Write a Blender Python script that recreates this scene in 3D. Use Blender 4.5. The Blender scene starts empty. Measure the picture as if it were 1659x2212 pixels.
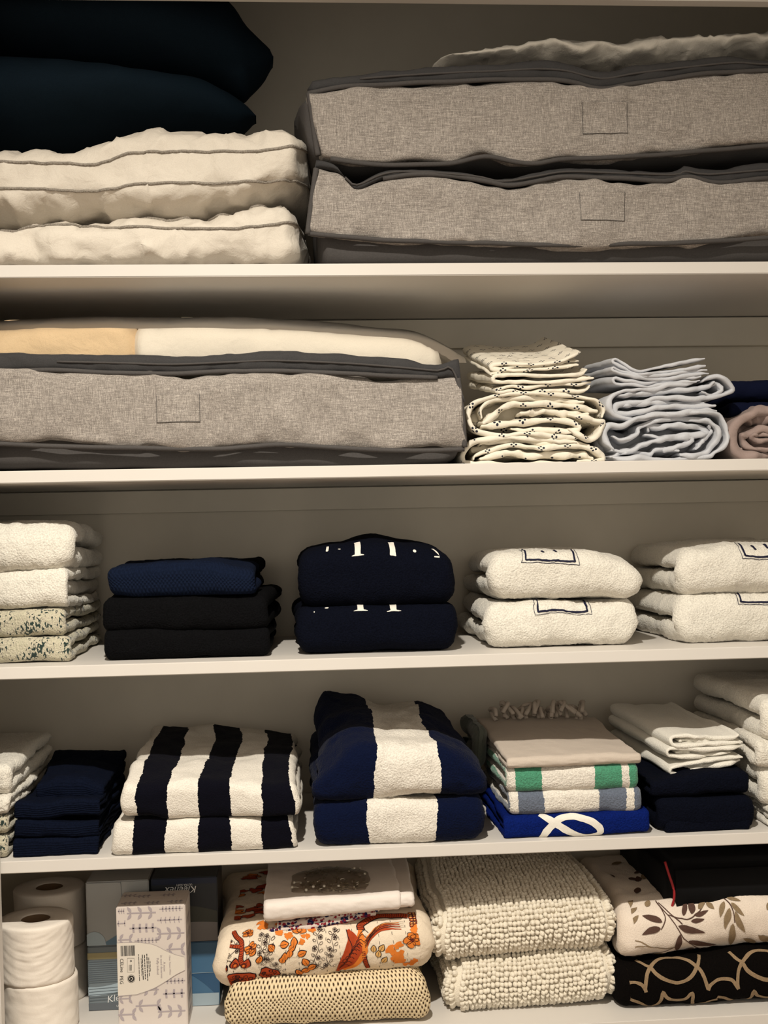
import bpy, bmesh, math, random
import numpy as np
from mathutils import Vector, Matrix, Euler
# ------------------------------------------------------------------ camera, light, exposure
sc = bpy.context.scene
COL = sc.collection
cam_d = bpy.data.cameras.new('camera'); cam = bpy.data.objects.new('camera', cam_d); COL.objects.link(cam)
sc.camera = cam
YAW, PITCH, ROLL, CY, F = 0.06907, -0.02681, -0.02009, 1205.06, 2558.92
def cam_matrix():
    fwd = Vector((math.sin(YAW)*math.cos(PITCH), math.cos(YAW)*math.cos(PITCH), math.sin(PITCH)))
    right = Vector((math.cos(YAW), -math.sin(YAW), 0)); up = right.cross(fwd)
    r2 = math.cos(ROLL)*right + math.sin(ROLL)*up
    u2 = -math.sin(ROLL)*right + math.cos(ROLL)*up
    m = Matrix((r2, u2, -fwd)).transposed().to_4x4(); m.translation = (0, -1.75, 1.45)
    return m
cam.matrix_world = cam_matrix()
cam_d.sensor_fit = 'VERTICAL'; cam_d.sensor_height = 36; cam_d.lens = 36*F/2212
cam_d.shift_y = (CY-1106)/2212
cam_d.clip_start = .05
w = bpy.data.worlds.new('room_glow'); sc.world = w; w.use_nodes = True
w.node_tree.nodes['Background'].inputs[0].default_value = (1, .90, .75, 1)
w.node_tree.nodes['Background'].inputs[1].default_value = .70
ld = bpy.data.lights.new('ceiling_spot', 'SPOT'); lo = bpy.data.objects.new('ceiling_spot', ld); COL.objects.link(lo)
lo.location = (-.10, -1.2, 2.58); lo.rotation_euler = (0, 0, 0)
ld.energy = 206; ld.color = (1, .93, .81); ld.spot_size = math.radians(165); ld.spot_blend = 1; ld.shadow_soft_size = .025
sc.view_settings.view_transform = 'Standard'; sc.view_settings.look = 'None'
sc.view_settings.gamma = 1; sc.view_settings.use_curve_mapping = False
sc.view_settings.exposure = 0.0

# ------------------------------------------------------------------ helpers
RNG = np.random.default_rng(7)
TAB = RNG.random((32, 32, 32, 3))*2-1
def vnoise(P):
    P = np.asarray(P, float); i = np.floor(P).astype(int); f = P-i; f = f*f*(3-2*f)
    i0 = i % 32; i1 = (i+1) % 32
    out = 0
    for a in (0, 1):
        for b in (0, 1):
            for c in (0, 1):
                wt = (f[..., 0] if a else 1-f[..., 0])*(f[..., 1] if b else 1-f[..., 1])*(f[..., 2] if c else 1-f[..., 2])
                out = out + wt[..., None]*TAB[(i1 if a else i0)[..., 0], (i1 if b else i0)[..., 1], (i1 if c else i0)[..., 2]]
    return out
def fuzz(P, seed, *octs):                        # octs: (freq per metre or 3-tuple, amp in m)
    Q = P.copy()
    for k, (fr, am) in enumerate(octs):
        Q = Q + vnoise(P*np.asarray(fr)+seed*7.31+k*3.7)*am
    return Q
def S(r, g, b):
    f = lambda c: (c/255/12.92 if c <= 10 else ((c/255+.055)/1.055)**2.4)
    return (f(r), f(g), f(b), 1)
def link(name, me, mat, parent=None, smooth=True):
    o = bpy.data.objects.new(name, me); COL.objects.link(o)
    for m in (mat if isinstance(mat, (list, tuple)) else [mat]): me.materials.append(m)
    if smooth: me.polygons.foreach_set('use_smooth', np.ones(len(me.polygons), bool))
    if parent: o.parent = parent
    return o
def mesh_np(V, Fq, uv=None, mi=None):
    me = bpy.data.meshes.new('mesh'); V = np.asarray(V, np.float32)
    if isinstance(Fq, np.ndarray):
        n = Fq.shape[1]; me.vertices.add(len(V)); me.vertices.foreach_set('co', V.ravel())
        me.loops.add(Fq.size); me.loops.foreach_set('vertex_index', Fq.ravel().astype(np.int32))
        me.polygons.add(len(Fq)); me.polygons.foreach_set('loop_start', np.arange(0, Fq.size, n, dtype=np.int32))
        me.update(calc_edges=True)
    else:
        me.from_pydata([tuple(v) for v in V], [], Fq)
    if uv is not None:
        l = me.uv_layers.new(name='UVMap')
        idx = np.empty(len(me.loops), np.int32); me.loops.foreach_get('vertex_index', idx)
        l.data.foreach_set('uv', np.asarray(uv, np.float32)[idx].ravel())
    if mi is not None: me.polygons.foreach_set('material_index', np.asarray(mi, np.int32))
    me.validate(); me.update()
    return me
def tag(o, label, cat, group=None, kind=None):
    o['label'] = label; o['category'] = cat
    if group: o['group'] = group
    if kind: o['kind'] = kind
    return o
def struct(o): o['kind'] = 'structure'; return o
def empty(name, loc, label, cat, group=None, rz=0):
    o = bpy.data.objects.new(name, None); COL.objects.link(o); o.location = loc; o.rotation_euler = (0, 0, rz)
    o.empty_display_size = .02
    return tag(o, label, cat, group)
def rbox(name, x0, x1, y0, y1, z0, z1, mat, bev=.001, parent=None, origin=None, seg=2):
    bm = bmesh.new(); bmesh.ops.create_cube(bm, size=1)
    c = Vector(((x0+x1)/2, (y0+y1)/2, (z0+z1)/2)) if origin is None else Vector(origin)
    for v in bm.verts:
        v.co = Vector((x0+(v.co.x+.5)*(x1-x0), y0+(v.co.y+.5)*(y1-y0), z0+(v.co.z+.5)*(z1-z0)))-c
    if bev: bmesh.ops.bevel(bm, geom=bm.edges[:], offset=bev, segments=seg, affect='EDGES')
    me = bpy.data.meshes.new('mesh'); bm.to_mesh(me); bm.free()
    o = link(name, me, mat, parent, smooth=False); o.location = c
    return o
def spline(pts, n=None, step=.004):
    P = np.asarray(pts, float)
    if len(P) < 3:
        d = np.linalg.norm(P[-1]-P[0]); n = n or max(2, int(d/step)); t = np.linspace(0, 1, n)[:, None]; return P[0]*(1-t)+P[-1]*t
    Q = np.vstack([2*P[0]-P[1], P, 2*P[-1]-P[-2]]); out = []
    for i in range(len(P)-1):
        p0, p1, p2, p3 = Q[i:i+4]; k = max(3, int(np.linalg.norm(p2-p1)/step))
        t = np.linspace(0, 1, k, endpoint=False)[:, None]
        out.append(.5*((2*p1)+(-p0+p2)*t+(2*p0-5*p1+4*p2-p3)*t*t+(-p0+3*p1-3*p2+p3)*t**3))
    out.append(P[-1:]); out = np.vstack(out)
    if n:
        s = arc(out); u = np.linspace(0, s[-1], n); out = np.stack([np.interp(u, s, out[:, k]) for k in range(out.shape[1])], 1)
    return out
def arc(P): return np.concatenate([[0], np.cumsum(np.linalg.norm(np.diff(P, axis=0), axis=1))])
def grid_faces(n, k, wrap=True):
    i = np.arange(n-1)[:, None]; j = np.arange(k if wrap else k-1)[None]; j2 = (j+1) % k
    return np.stack([i*k+j, i*k+j2, (i+1)*k+j2, (i+1)*k+j], -1).reshape(-1, 4)

SH = [1.8367, 1.5406, 1.2560, .9720, .6915]           # tops of the five shelf boards
def rest(z, tol=.035):                            # keep cloth on top of the board it lies on
    z = np.asarray(z, float).copy()
    for s in SH: z = np.where((z < s+.0006) & (z > s-tol), s+.0006, z)
    return z
class Surf:                                       # outer face of a cloth: point and normal at (x across, s along the cloth)
    def __init__(s, G, xs, ss):
        s.G, s.xs, s.ss = G, xs, ss
        du = np.gradient(G, axis=1); dv = np.gradient(G, axis=0)
        N = np.cross(du, dv); s.N = N/(np.linalg.norm(N, axis=-1, keepdims=True)+1e-12)
        s.sign = 1
    def at(s, x, t, off=0):
        x = np.clip(np.asarray(x, float), s.xs[0], s.xs[-1]); t = np.clip(np.asarray(t, float), s.ss[0], s.ss[-1])
        i = np.clip(np.searchsorted(s.ss, t)-1, 0, len(s.ss)-2); j = np.clip(np.searchsorted(s.xs, x)-1, 0, len(s.xs)-2)
        a = ((t-s.ss[i])/(s.ss[i+1]-s.ss[i]+1e-9))[..., None]; b = ((x-s.xs[j])/(s.xs[j+1]-s.xs[j]+1e-9))[..., None]
        f = lambda A: A[i, j]*(1-a)*(1-b)+A[i+1, j]*a*(1-b)+A[i, j+1]*(1-a)*b+A[i+1, j+1]*a*b
        return f(s.G)+s.sign*off*f(s.N)
class Flat:
    def __init__(s, o, ux, us): s.o = np.array(o, float); s.ux = np.array(ux, float); s.us = np.array(us, float); s.n = np.cross(s.ux, s.us)
    def at(s, x, t, off=0): return s.o+np.asarray(x, float)[..., None]*s.ux+np.asarray(t, float)[..., None]*s.us+off*s.n
class Print:                                      # flat print: thin coloured shapes lying on a surface
    def __init__(s, surf, off=.0006): s.S, s.off, s.V, s.F, s.mi, s.n = surf, off, [], [], [], 0
    def grid(s, X, T, mi, layer=0, wrap=False):
        P = s.S.at(X, T, s.off+layer*.0003); n, k = X.shape
        s.F.append(grid_faces(n, k, wrap)+s.n); s.V.append(P.reshape(-1, 3)); s.mi += [mi]*len(s.F[-1]); s.n += n*k
    def stroke(s, pts, wd, mi=0, layer=0, smooth=True, taper=0, step=.003):
        P = spline(pts, step=step) if smooth else np.vstack([spline(pts[i:i+2], step=step) for i in range(len(pts)-1)])
        T = np.gradient(P, axis=0); T /= np.linalg.norm(T, axis=1, keepdims=True)+1e-9; N = np.stack([-T[:, 1], T[:, 0]], 1)
        u = np.linspace(0, 1, len(P)); ww = wd/2*(1-taper*u) if taper >= 0 else wd/2*np.sin(np.pi*np.clip(u, .04, .96))**.6
        c = np.linspace(1, -1, max(2, int(wd/.0016)+1))
        s.grid(P[:, :1]+N[:, :1]*ww[:, None]*c, P[:, 1:]+N[:, 1:]*ww[:, None]*c, mi, layer)
    def leaf(s, x, t, ang, ln, wd, mi=0, layer=0, n=9, curve=0.):
        u = np.linspace(0, 1, n); hw = wd/2*np.sin(np.pi*u**.8)**.85
        a = ang+curve*u; dx = np.cumsum(np.cos(a))*ln/n; dt = np.cumsum(np.sin(a))*ln/n
        v = np.linspace(-1, 1, 5 if wd > .006 else 3)
        X = x+dx[:, None]-np.sin(a)[:, None]*hw[:, None]*v; T = t+dt[:, None]+np.cos(a)[:, None]*hw[:, None]*v
        s.grid(X, T, mi, layer)
    def blob(s, x, t, rx, ry, mi=0, layer=0, wob=0., seed=0, n=18, rot=0.):
        a = np.linspace(0, 2*np.pi, n, endpoint=False); rr = 1+wob*np.sin(a*3+seed)+wob*.7*np.sin(a*5+seed*2.3)
        r = np.linspace(.02, 1, max(3, int(max(rx, ry)/.003)+1))[:, None]
        ex = rx*np.cos(a)*rr*r; ey = ry*np.sin(a)*rr*r
        s.grid(x+ex*math.cos(rot)-ey*math.sin(rot), t+ex*math.sin(rot)+ey*math.cos(rot), mi, layer, True)
    def ring(s, x, t, rx, ry, wd, mi=0, layer=1, wob=0., seed=0, n=20, rot=0., a0=0, a1=2*np.pi):
        a = np.linspace(a0, a1, n); rr = 1+wob*np.sin(a*3+seed)+wob*.7*np.sin(a*5+seed*2.3)
        ex = rx*np.cos(a)*rr; ey = ry*np.sin(a)*rr
        s.stroke(np.stack([x+ex*math.cos(rot)-ey*math.sin(rot), t+ex*math.sin(rot)+ey*math.cos(rot)], 1), wd, mi, layer)
    def rect(s, x0, x1, t0, t1, mi=0, layer=0, n=2):
        X, T = np.meshgrid(np.linspace(x0, x1, n), np.linspace(t0, t1, n)); s.grid(X, T, mi, layer)
    def build(s, name, mats, parent):
        if not s.V: return None
        return link(name, mesh_np(np.vstack(s.V), np.vstack(s.F), mi=s.mi), mats, parent)

# ------------------------------------------------------------------ materials
MATS = {}
def nodes(name):
    m = bpy.data.materials.new(name); m.use_nodes = True
    t = m.node_tree; b = t.nodes['Principled BSDF']
    return m, t, b
def nd(t, ty, ins=None, **kw):
    n = t.nodes.new(ty)
    for k, v in kw.items(): setattr(n, k, v)
    for k, v in (ins or {}).items():
        if isinstance(v, bpy.types.NodeSocket): t.links.new(v, n.inputs[k])
        else: n.inputs[k].default_value = v
    return n
def mapping(t, src, scale, rot=(0, 0, 0)):
    return nd(t, 'ShaderNodeMapping', {'Vector': src, 'Scale': scale, 'Rotation': rot}).outputs[0]
def ramp(t, fac, stops, mode='LINEAR'):
    r = t.nodes.new('ShaderNodeValToRGB'); r.color_ramp.interpolation = mode
    e = r.color_ramp.elements
    while len(e) < len(stops): e.new(.5)
    for el, (p, c) in zip(e, stops): el.position = p; el.color = c if len(c) == 4 else (*c, 1)
    t.links.new(fac, r.inputs[0]); return r.outputs[0]
def mixc(t, fac, a, b, bt='MIX'):
    n = t.nodes.new('ShaderNodeMix'); n.data_type = 'RGBA'; n.blend_type = bt
    for k, v in ((0, fac), (6, a), (7, b)):
        if isinstance(v, bpy.types.NodeSocket): t.links.new(v, n.inputs[k])
        else: n.inputs[k].default_value = v
    return n.outputs[2]
def mathn(t, op, a, b=0.):
    n = t.nodes.new('ShaderNodeMath'); n.operation = op
    for k, v in ((0, a), (1, b)):
        if isinstance(v, bpy.types.NodeSocket): t.links.new(v, n.inputs[k])
        else: n.inputs[k].default_value = v
    return n.outputs[0]
def cloth(name, col, kind='terry', sheen=.25, var=.10, stripes=None, bump=1., rough=.95, grain=1., spec=.15):
    if name in MATS: return MATS[name]
    m, t, b = nodes(name); MATS[name] = m
    tc = t.nodes.new('ShaderNodeTexCoord'); ob = tc.outputs['Object']; uv = tc.outputs['UV']
    base = col
    if stripes:                                   # (lo, hi, [(u, colour)...]) across the cloth in metres
        lo, hi, st = stripes
        sep = nd(t, 'ShaderNodeSeparateXYZ', {0: uv}); nz = nd(t, 'ShaderNodeTexNoise', {'Vector': ob, 'Scale': 300., 'Detail': 1.})
        wob = mathn(t, 'MULTIPLY', mathn(t, 'SUBTRACT', nz.outputs[0], .5), .004)
        uu = mathn(t, 'DIVIDE', mathn(t, 'SUBTRACT', mathn(t, 'ADD', sep.outputs[0], wob), lo), hi-lo)
        base = ramp(t, uu, [((u-lo)/(hi-lo), c) for u, c in st], 'CONSTANT')
    if kind == 'terry':
        n1 = nd(t, 'ShaderNodeTexNoise', {'Vector': ob, 'Scale': 420.*grain, 'Detail': 2., 'Roughness': .6})
        n2 = nd(t, 'ShaderNodeTexVoronoi', {'Vector': ob, 'Scale': 330.*grain})
        h = mathn(t, 'ADD', mathn(t, 'MULTIPLY', n1.outputs[0], .8), mathn(t, 'MULTIPLY', n2.outputs[0], -.5)); dist = .0035
    elif kind == 'knit':
        mp = mapping(t, uv, (250*grain, 250*grain, 1), (0, 0, .785))
        n2 = nd(t, 'ShaderNodeTexVoronoi', {'Vector': mp, 'Scale': 1., 'Randomness': .12}, voronoi_dimensions='2D'); h = mathn(t, 'MULTIPLY', n2.outputs[0], -1.); dist = .003
        n1 = nd(t, 'ShaderNodeTexNoise', {'Vector': ob, 'Scale': 500., 'Detail': 2.})
    elif kind == 'rib':
        sep = nd(t, 'ShaderNodeSeparateXYZ', {0: uv}); h = mathn(t, 'SINE', mathn(t, 'MULTIPLY', sep.outputs[1], 2200.)); dist = .0012
        n1 = nd(t, 'ShaderNodeTexNoise', {'Vector': ob, 'Scale': 450., 'Detail': 2.})
        h = mathn(t, 'ADD', mathn(t, 'MULTIPLY', h, .4), n1.outputs[0])
    else:                                         # plain weave
        n1 = nd(t, 'ShaderNodeTexNoise', {'Vector': ob, 'Scale': 900., 'Detail': 2.})
        n3 = nd(t, 'ShaderNodeTexNoise', {'Vector': ob, 'Scale': 45., 'Detail': 3., 'Distortion': .6})
        h = mathn(t, 'ADD', mathn(t, 'MULTIPLY', n1.outputs[0], .12), mathn(t, 'MULTIPLY', n3.outputs[0], 1.)); dist = .004
    lo_ = tuple(1-var*2.2 for _ in range(3)); hi_ = (1+var*.4,)*3
    v = ramp(t, n1.outputs[0], [(.32, lo_), (.62, hi_)])
    t.links.new(mixc(t, 1., base, v, 'MULTIPLY'), b.inputs['Base Color'])
    bp = nd(t, 'ShaderNodeBump', {'Height': h, 'Strength': .55*bump, 'Distance': dist})
    t.links.new(bp.outputs[0], b.inputs['Normal'])
    b.inputs['Roughness'].default_value = rough; b.inputs['Specular IOR Level'].default_value = spec
    b.inputs['Sheen Weight'].default_value = sheen; b.inputs['Sheen Roughness'].default_value = .5
    return m
def plain(name, col, rough=.6, spec=.4, metal=0., var=0.05, scale=60., bump=0., aniso=None):
    if name in MATS: return MATS[name]
    m, t, b = nodes(name); MATS[name] = m
    tc = t.nodes.new('ShaderNodeTexCoord')
    n1 = nd(t, 'ShaderNodeTexNoise', {'Vector': tc.outputs['Object'], 'Scale': scale, 'Detail': 4.})
    v = ramp(t, n1.outputs[0], [(.3, (1-var,)*3), (.7, (1+var*.3,)*3)])
    t.links.new(mixc(t, 1., col, v, 'MULTIPLY'), b.inputs['Base Color'])
    if bump:
        bp = nd(t, 'ShaderNodeBump', {'Height': n1.outputs[0], 'Strength': bump, 'Distance': .002}); t.links.new(bp.outputs[0], b.inputs['Normal'])
    b.inputs['Roughness'].default_value = rough; b.inputs['Specular IOR Level'].default_value = spec; b.inputs['Metallic'].default_value = metal
    return m
def linen(name, dark, mid, light):
    m, t, b = nodes(name)
    tc = t.nodes.new('ShaderNodeTexCoord'); ob = tc.outputs['Object']
    a = nd(t, 'ShaderNodeTexNoise', {'Vector': mapping(t, ob, (70, 70, 1100)), 'Scale': 1., 'Detail': 3., 'Roughness': .65})
    c = nd(t, 'ShaderNodeTexNoise', {'Vector': mapping(t, ob, (1100, 1100, 70)), 'Scale': 1., 'Detail': 3., 'Roughness': .65})
    g = nd(t, 'ShaderNodeTexNoise', {'Vector': ob, 'Scale': 900., 'Detail': 1.})
    h = mathn(t, 'ADD', mathn(t, 'MULTIPLY', mathn(t, 'ADD', a.outputs[0], c.outputs[0]), .38), mathn(t, 'MULTIPLY', g.outputs[0], .24))
    t.links.new(ramp(t, h, [(.36, dark), (.5, mid), (.62, light)]), b.inputs['Base Color'])
    bp = nd(t, 'ShaderNodeBump', {'Height': h, 'Strength': .35, 'Distance': .0015}); t.links.new(bp.outputs[0], b.inputs['Normal'])
    b.inputs['Roughness'].default_value = .9; b.inputs['Specular IOR Level'].default_value = .15
    return m
WHITE = S(226, 221, 210)
M_white = cloth('white_terry', WHITE, var=.09)
M_white2 = cloth('white_terry_fine', S(228, 224, 214), var=.05, grain=1.4, bump=.7)
M_paint = plain('white_lacquer', S(212, 207, 201), .45, .4, var=.02, scale=8)
M_wall = plain('cream_wall_paint', S(218, 211, 198), .75, .25, var=.03, scale=20, bump=.03)
M_grey = plain('grey_nonwoven', S(74, 71, 70), .8, .2, var=.12, scale=400, bump=.2)
M_greyd = plain('dark_grey_binding', S(55, 54, 55), .75, .25, var=.15, scale=500, bump=.2)
M_linen = linen('grey_linen_weave', S(101, 95, 90), S(142, 135, 129), S(186, 178, 170))
M_black = cloth('black_terry', S(11, 11, 13), var=.15, sheen=0, spec=.06)
M_navy = cloth('navy_terry', S(8, 11, 23), var=.15, sheen=0, spec=.06)
M_thread_navy = plain('navy_thread', S(20, 22, 48), .7, .2, var=.1, scale=900)
M_thread_white = plain('white_thread', S(225, 220, 210), .7, .2, var=.1, scale=900)
M_ink = plain('black_ink', S(30, 28, 28), .7, .2)

# ------------------------------------------------------------------ cloth builders
def sweep(path, h, x0, x1, nx=60, r=None, nr=7, s_mid=None, perim_uv=False, endpow=1.0):
    """rounded strip swept along a planar path (a, z); across it runs from x0 to x1. Returns local verts as (x, a, z)."""
    P = np.asarray(path, float); n = len(P)
    T = np.gradient(P, axis=0); T /= np.linalg.norm(T, axis=1, keepdims=True)+1e-12
    N = np.stack([T[:, 1], -T[:, 0]], 1)
    h = np.broadcast_to(np.asarray(h, float), (n,)).copy(); x0 = np.broadcast_to(np.asarray(x0, float), (n,)).copy(); x1 = np.broadcast_to(np.asarray(x1, float), (n,)).copy()
    s = arc(P); hs = h.copy(); ins = np.zeros(n)
    pre, post = [], []
    for th in (np.pi/2, 1.2, .8, .4):                # rounded ends of the strip
        pre.append((P[0]-T[0]*h[0]*math.sin(th), h[0]*math.cos(th), h[0]*(1-math.cos(th))))
        post.append((P[-1]+T[-1]*h[-1]*math.sin(th), h[-1]*math.cos(th), h[-1]*(1-math.cos(th))))
    post = post[::-1]
    PP = np.vstack([[p[0] for p in pre], P, [p[0] for p in post]]); NN = np.vstack([[N[0]]*4, N, [N[-1]]*4])
    HH = np.concatenate([[p[1] for p in pre], h, [p[1] for p in post]]); II = np.concatenate([[p[2]*.6 for p in pre], ins, [p[2]*.6 for p in post]])
    X0 = np.concatenate([[x0[0]]*4, x0, [x0[-1]]*4])+II; X1 = np.concatenate([[x1[0]]*4, x1, [x1[-1]]*4])-II
    SS = np.concatenate([[s[0]]*4, s, [s[-1]]*4])
    RR = np.maximum(HH, h.mean()*.3) if r is None else np.full(len(HH), r)
    t = np.linspace(0, 1, nx)
    al = np.linspace(np.pi/2, -np.pi/2, nr+2)[1:-1]
    # cross-section unit: (kind, t) -> x, a
    xt = X0[:, None]+RR[:, None]+(X1-X0-2*RR)[:, None]*t[None]
    top = np.stack([xt, np.repeat(HH[:, None], nx, 1)], -1)
    ra = np.stack([X1[:, None]-RR[:, None]+RR[:, None]*np.abs(np.cos(al))**endpow, HH[:, None]*np.sin(al)], -1)
    bot = np.stack([xt[:, ::-1], np.repeat(-HH[:, None], nx, 1)], -1)
    la = np.stack([X0[:, None]+RR[:, None]-RR[:, None]*np.abs(np.cos(al))**endpow, -HH[:, None]*np.sin(al)], -1)
    C = np.concatenate([top, ra, bot, la], 1); K = C.shape[1]
    V = np.stack([C[..., 0], PP[:, None, 0]+C[..., 1]*NN[:, None, 0], PP[:, None, 1]+C[..., 1]*NN[:, None, 1]], -1)
    if perim_uv:
        d = np.linalg.norm(np.diff(C[len(C)//2], axis=0), axis=1); U = np.repeat(np.concatenate([[0], np.cumsum(d)])[None], len(V), 0)
    else: U = C[..., 0]
    uv = np.stack([U, np.repeat(SS[:, None], K, 1)], -1)
    if s_mid is None: s_mid = 0
    return V, uv, dict(nx=nx, ss=SS-s_mid, xs=t, x0=x0.mean()+RR[4], x1=x1.mean()-RR[4])
def cpath(D, H, h, lobes=2, rx=None, n=3.4, ds=.006):
    """cloth folded over: top limb, front bend, bottom limb (and inner tongue). (y, z)"""
    R = H/2-h; rx = R if rx is None else rx; cy = h+rx
    th = np.linspace(np.pi/2, -np.pi/2, 25)
    bend = np.stack([cy-rx*np.abs(np.cos(th))**(2/n), H/2+R*np.sign(np.sin(th))*np.abs(np.sin(th))**(2/n)], 1)
    yy = np.linspace(D, cy, max(4, int((D-cy)/ds)), endpoint=False)
    top = np.stack([yy, np.full(len(yy), H-h)], 1); bot = np.stack([yy[::-1], np.full(len(yy), h)], 1)
    P = np.vstack([top, bend, bot])
    dd = np.concatenate([[1], np.linalg.norm(np.diff(P, axis=0), axis=1)]); P = P[dd > 1e-5]
    s = arc(P); mid = np.interp(0, -(P[:, 1]-H/2)[np.argsort(s)], s) if False else s[np.argmin(np.abs(P[:, 1]-H/2)+P[:, 0])]
    return P, mid
def tabl(T, fx, fy):
    T = np.atleast_2d(np.asarray(T, float)); R, Cc = T.shape
    def sm(a): return a*a*(3-2*a)
    gx = np.clip(fx, 0, 1)*(Cc-1); gy = np.clip(fy, 0, 1)*(R-1)
    i = np.clip(np.floor(gy).astype(int), 0, max(R-2, 0)); j = np.clip(np.floor(gx).astype(int), 0, max(Cc-2, 0))
    a = sm(gy-i); b = sm(gx-j); i2 = np.minimum(i+1, R-1); j2 = np.minimum(j+1, Cc-1)
    return T[i, j]*(1-a)*(1-b)+T[i2, j]*a*(1-b)+T[i, j2]*(1-a)*b+T[i2, j2]*a*b
class Handle: pass
def towel(name, x0, x1, z0, z1, y0, mat, depth=.26, label=None, cat='towel', group=None, seed=1, inner=1, thick=.5, n=4.0, rx=None,
          top=None, base=None, flare=None, skew=0., rz=0., soft=.004, fine=.0006, nx=None, res=.005, offs=None, groove=.92, side=None, lift=0., parent=None, back=None):
    """folded towel: the cloth wraps round the front, its layers show at both sides. top / base: height tables (front row first),
    skew: sideways shift of the back; flare: extra half width (bottom, mid, top)."""
    onshelf = False
    for s_ in SH:
        if abs(z0-s_) < .022: z0 = s_+.0003; onshelf = True
    W, H = x1-x0, z1-z0; cx = (x0+x1)/2
    h = H*thick/2*groove if thick >= .5 else H*thick/2
    P, mid = cpath(depth, H, h, rx=rx, n=n, ds=res*1.3)
    s = arc(P); nx = nx or max(12, int(W/res))
    rs = np.random.default_rng(seed)
    jx = np.interp(s, np.linspace(0, s[-1], 9), np.concatenate([rs.normal(0, .0035, 3), [0, 0, 0], rs.normal(0, .0035, 3)])) if offs is None else np.interp(s, np.linspace(0, s[-1], len(offs)), offs)
    V, uv, info = sweep(P, h, -W/2-jx, W/2+jx*.8, nx=nx, s_mid=mid)
    extra = []
    if thick < .5:                                    # inner layers folded inside the wrap
        k = max(1, int(round((1-2*thick)/thick))) if inner else 0; gap = (H-4*h)/max(k, 1)
        for q in range(k):
            zc = 2*h+gap*(q+.5); hh = gap/2*.93
            yy = np.linspace(2*h+hh*.6+.002, depth-.004-rs.random()*.01, 24); e = rs.normal(0, .003)
            Vi, ui, _ = sweep(np.stack([yy[::-1], np.full(24, zc)], 1), hh, -W/2+.002+e, W/2-.002+e, nx=max(10, nx//3))
            extra.append((Vi, ui))
    allp = [(V, uv)]+extra; outV, outU, outF, off = [], [], [], 0
    for q, (A, U) in enumerate(allp):
        Q = A.reshape(-1, 3); fx = (Q[:, 0]+W/2)/W; fy = Q[:, 1]/depth; fz = np.clip(Q[:, 2]/H, 0, 1)
        D = Q.copy()
        if flare is not None: D[:, 0] += np.sign(Q[:, 0])*np.interp(fz, np.linspace(0, 1, len(flare)), flare)*np.abs(2*fx-1)
        if back is not None: D[:, 0] *= 1+(back-1)*np.clip(fy, 0, 1)
        D[:, 0] += skew*fy
        if top is not None: D[:, 2] += fz*tabl(top, fx, fy)
        if base is not None: D[:, 2] += (1-fz)*tabl(base, fx, fy)
        D[:, 2] += lift*fy
        D = fuzz(D, seed, (9, soft), (28, soft*.55), (75, soft*.22), (330, fine))
        lowz = np.clip(1-fz*4, 0, 1)
        D[:, 2] = np.maximum(D[:, 2], .0004) if onshelf or (base is None and lift == 0) else D[:, 2]
        outV.append(D); outU.append(U.reshape(-1, 2)); outF.append(grid_faces(A.shape[0], A.shape[1])+off); off += len(D)
        if q == 0:
            G = D.reshape(A.shape)[4:-4, :info['nx']]
            ss = info['ss'][4:-4]; m_ = arc(G[:, info['nx']//2]); ss = m_-m_[np.argmin(np.abs(ss))]      # measured on the outer face, 0 at mid height of the front
            surf = Surf(G, np.linspace(info['x0'], info['x1'], info['nx']), ss)
    me = mesh_np(np.vstack(outV), np.vstack(outF), uv=np.vstack(outU))
    o = link(name, me, mat, parent); o.location = (cx, y0, z0); o.rotation_euler = (0, 0, rz)
    fix_normals(me)
    surf.ss = -surf.ss[::-1]; surf.G = surf.G[::-1]; surf.N = surf.N[::-1]     # s grows upwards over the top
    c = surf.N[len(surf.ss)//2, surf.N.shape[1]//2]; surf.sign = -1 if c[1] > 0 else 1
    o_ = Handle(); o_.o, o_.S, o_.W, o_.H, o_.cx = o, surf, W, H, cx
    if label: tag(o, label, cat, group)
    return o_
def fix_normals(me):
    bm = bmesh.new(); bm.from_mesh(me); bmesh.ops.remove_doubles(bm, verts=bm.verts[:], dist=1e-6); bmesh.ops.recalc_face_normals(bm, faces=bm.faces[:]); bm.to_mesh(me); bm.free()
    me.polygons.foreach_set('use_smooth', np.ones(len(me.polygons), bool)); me.update()
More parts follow.
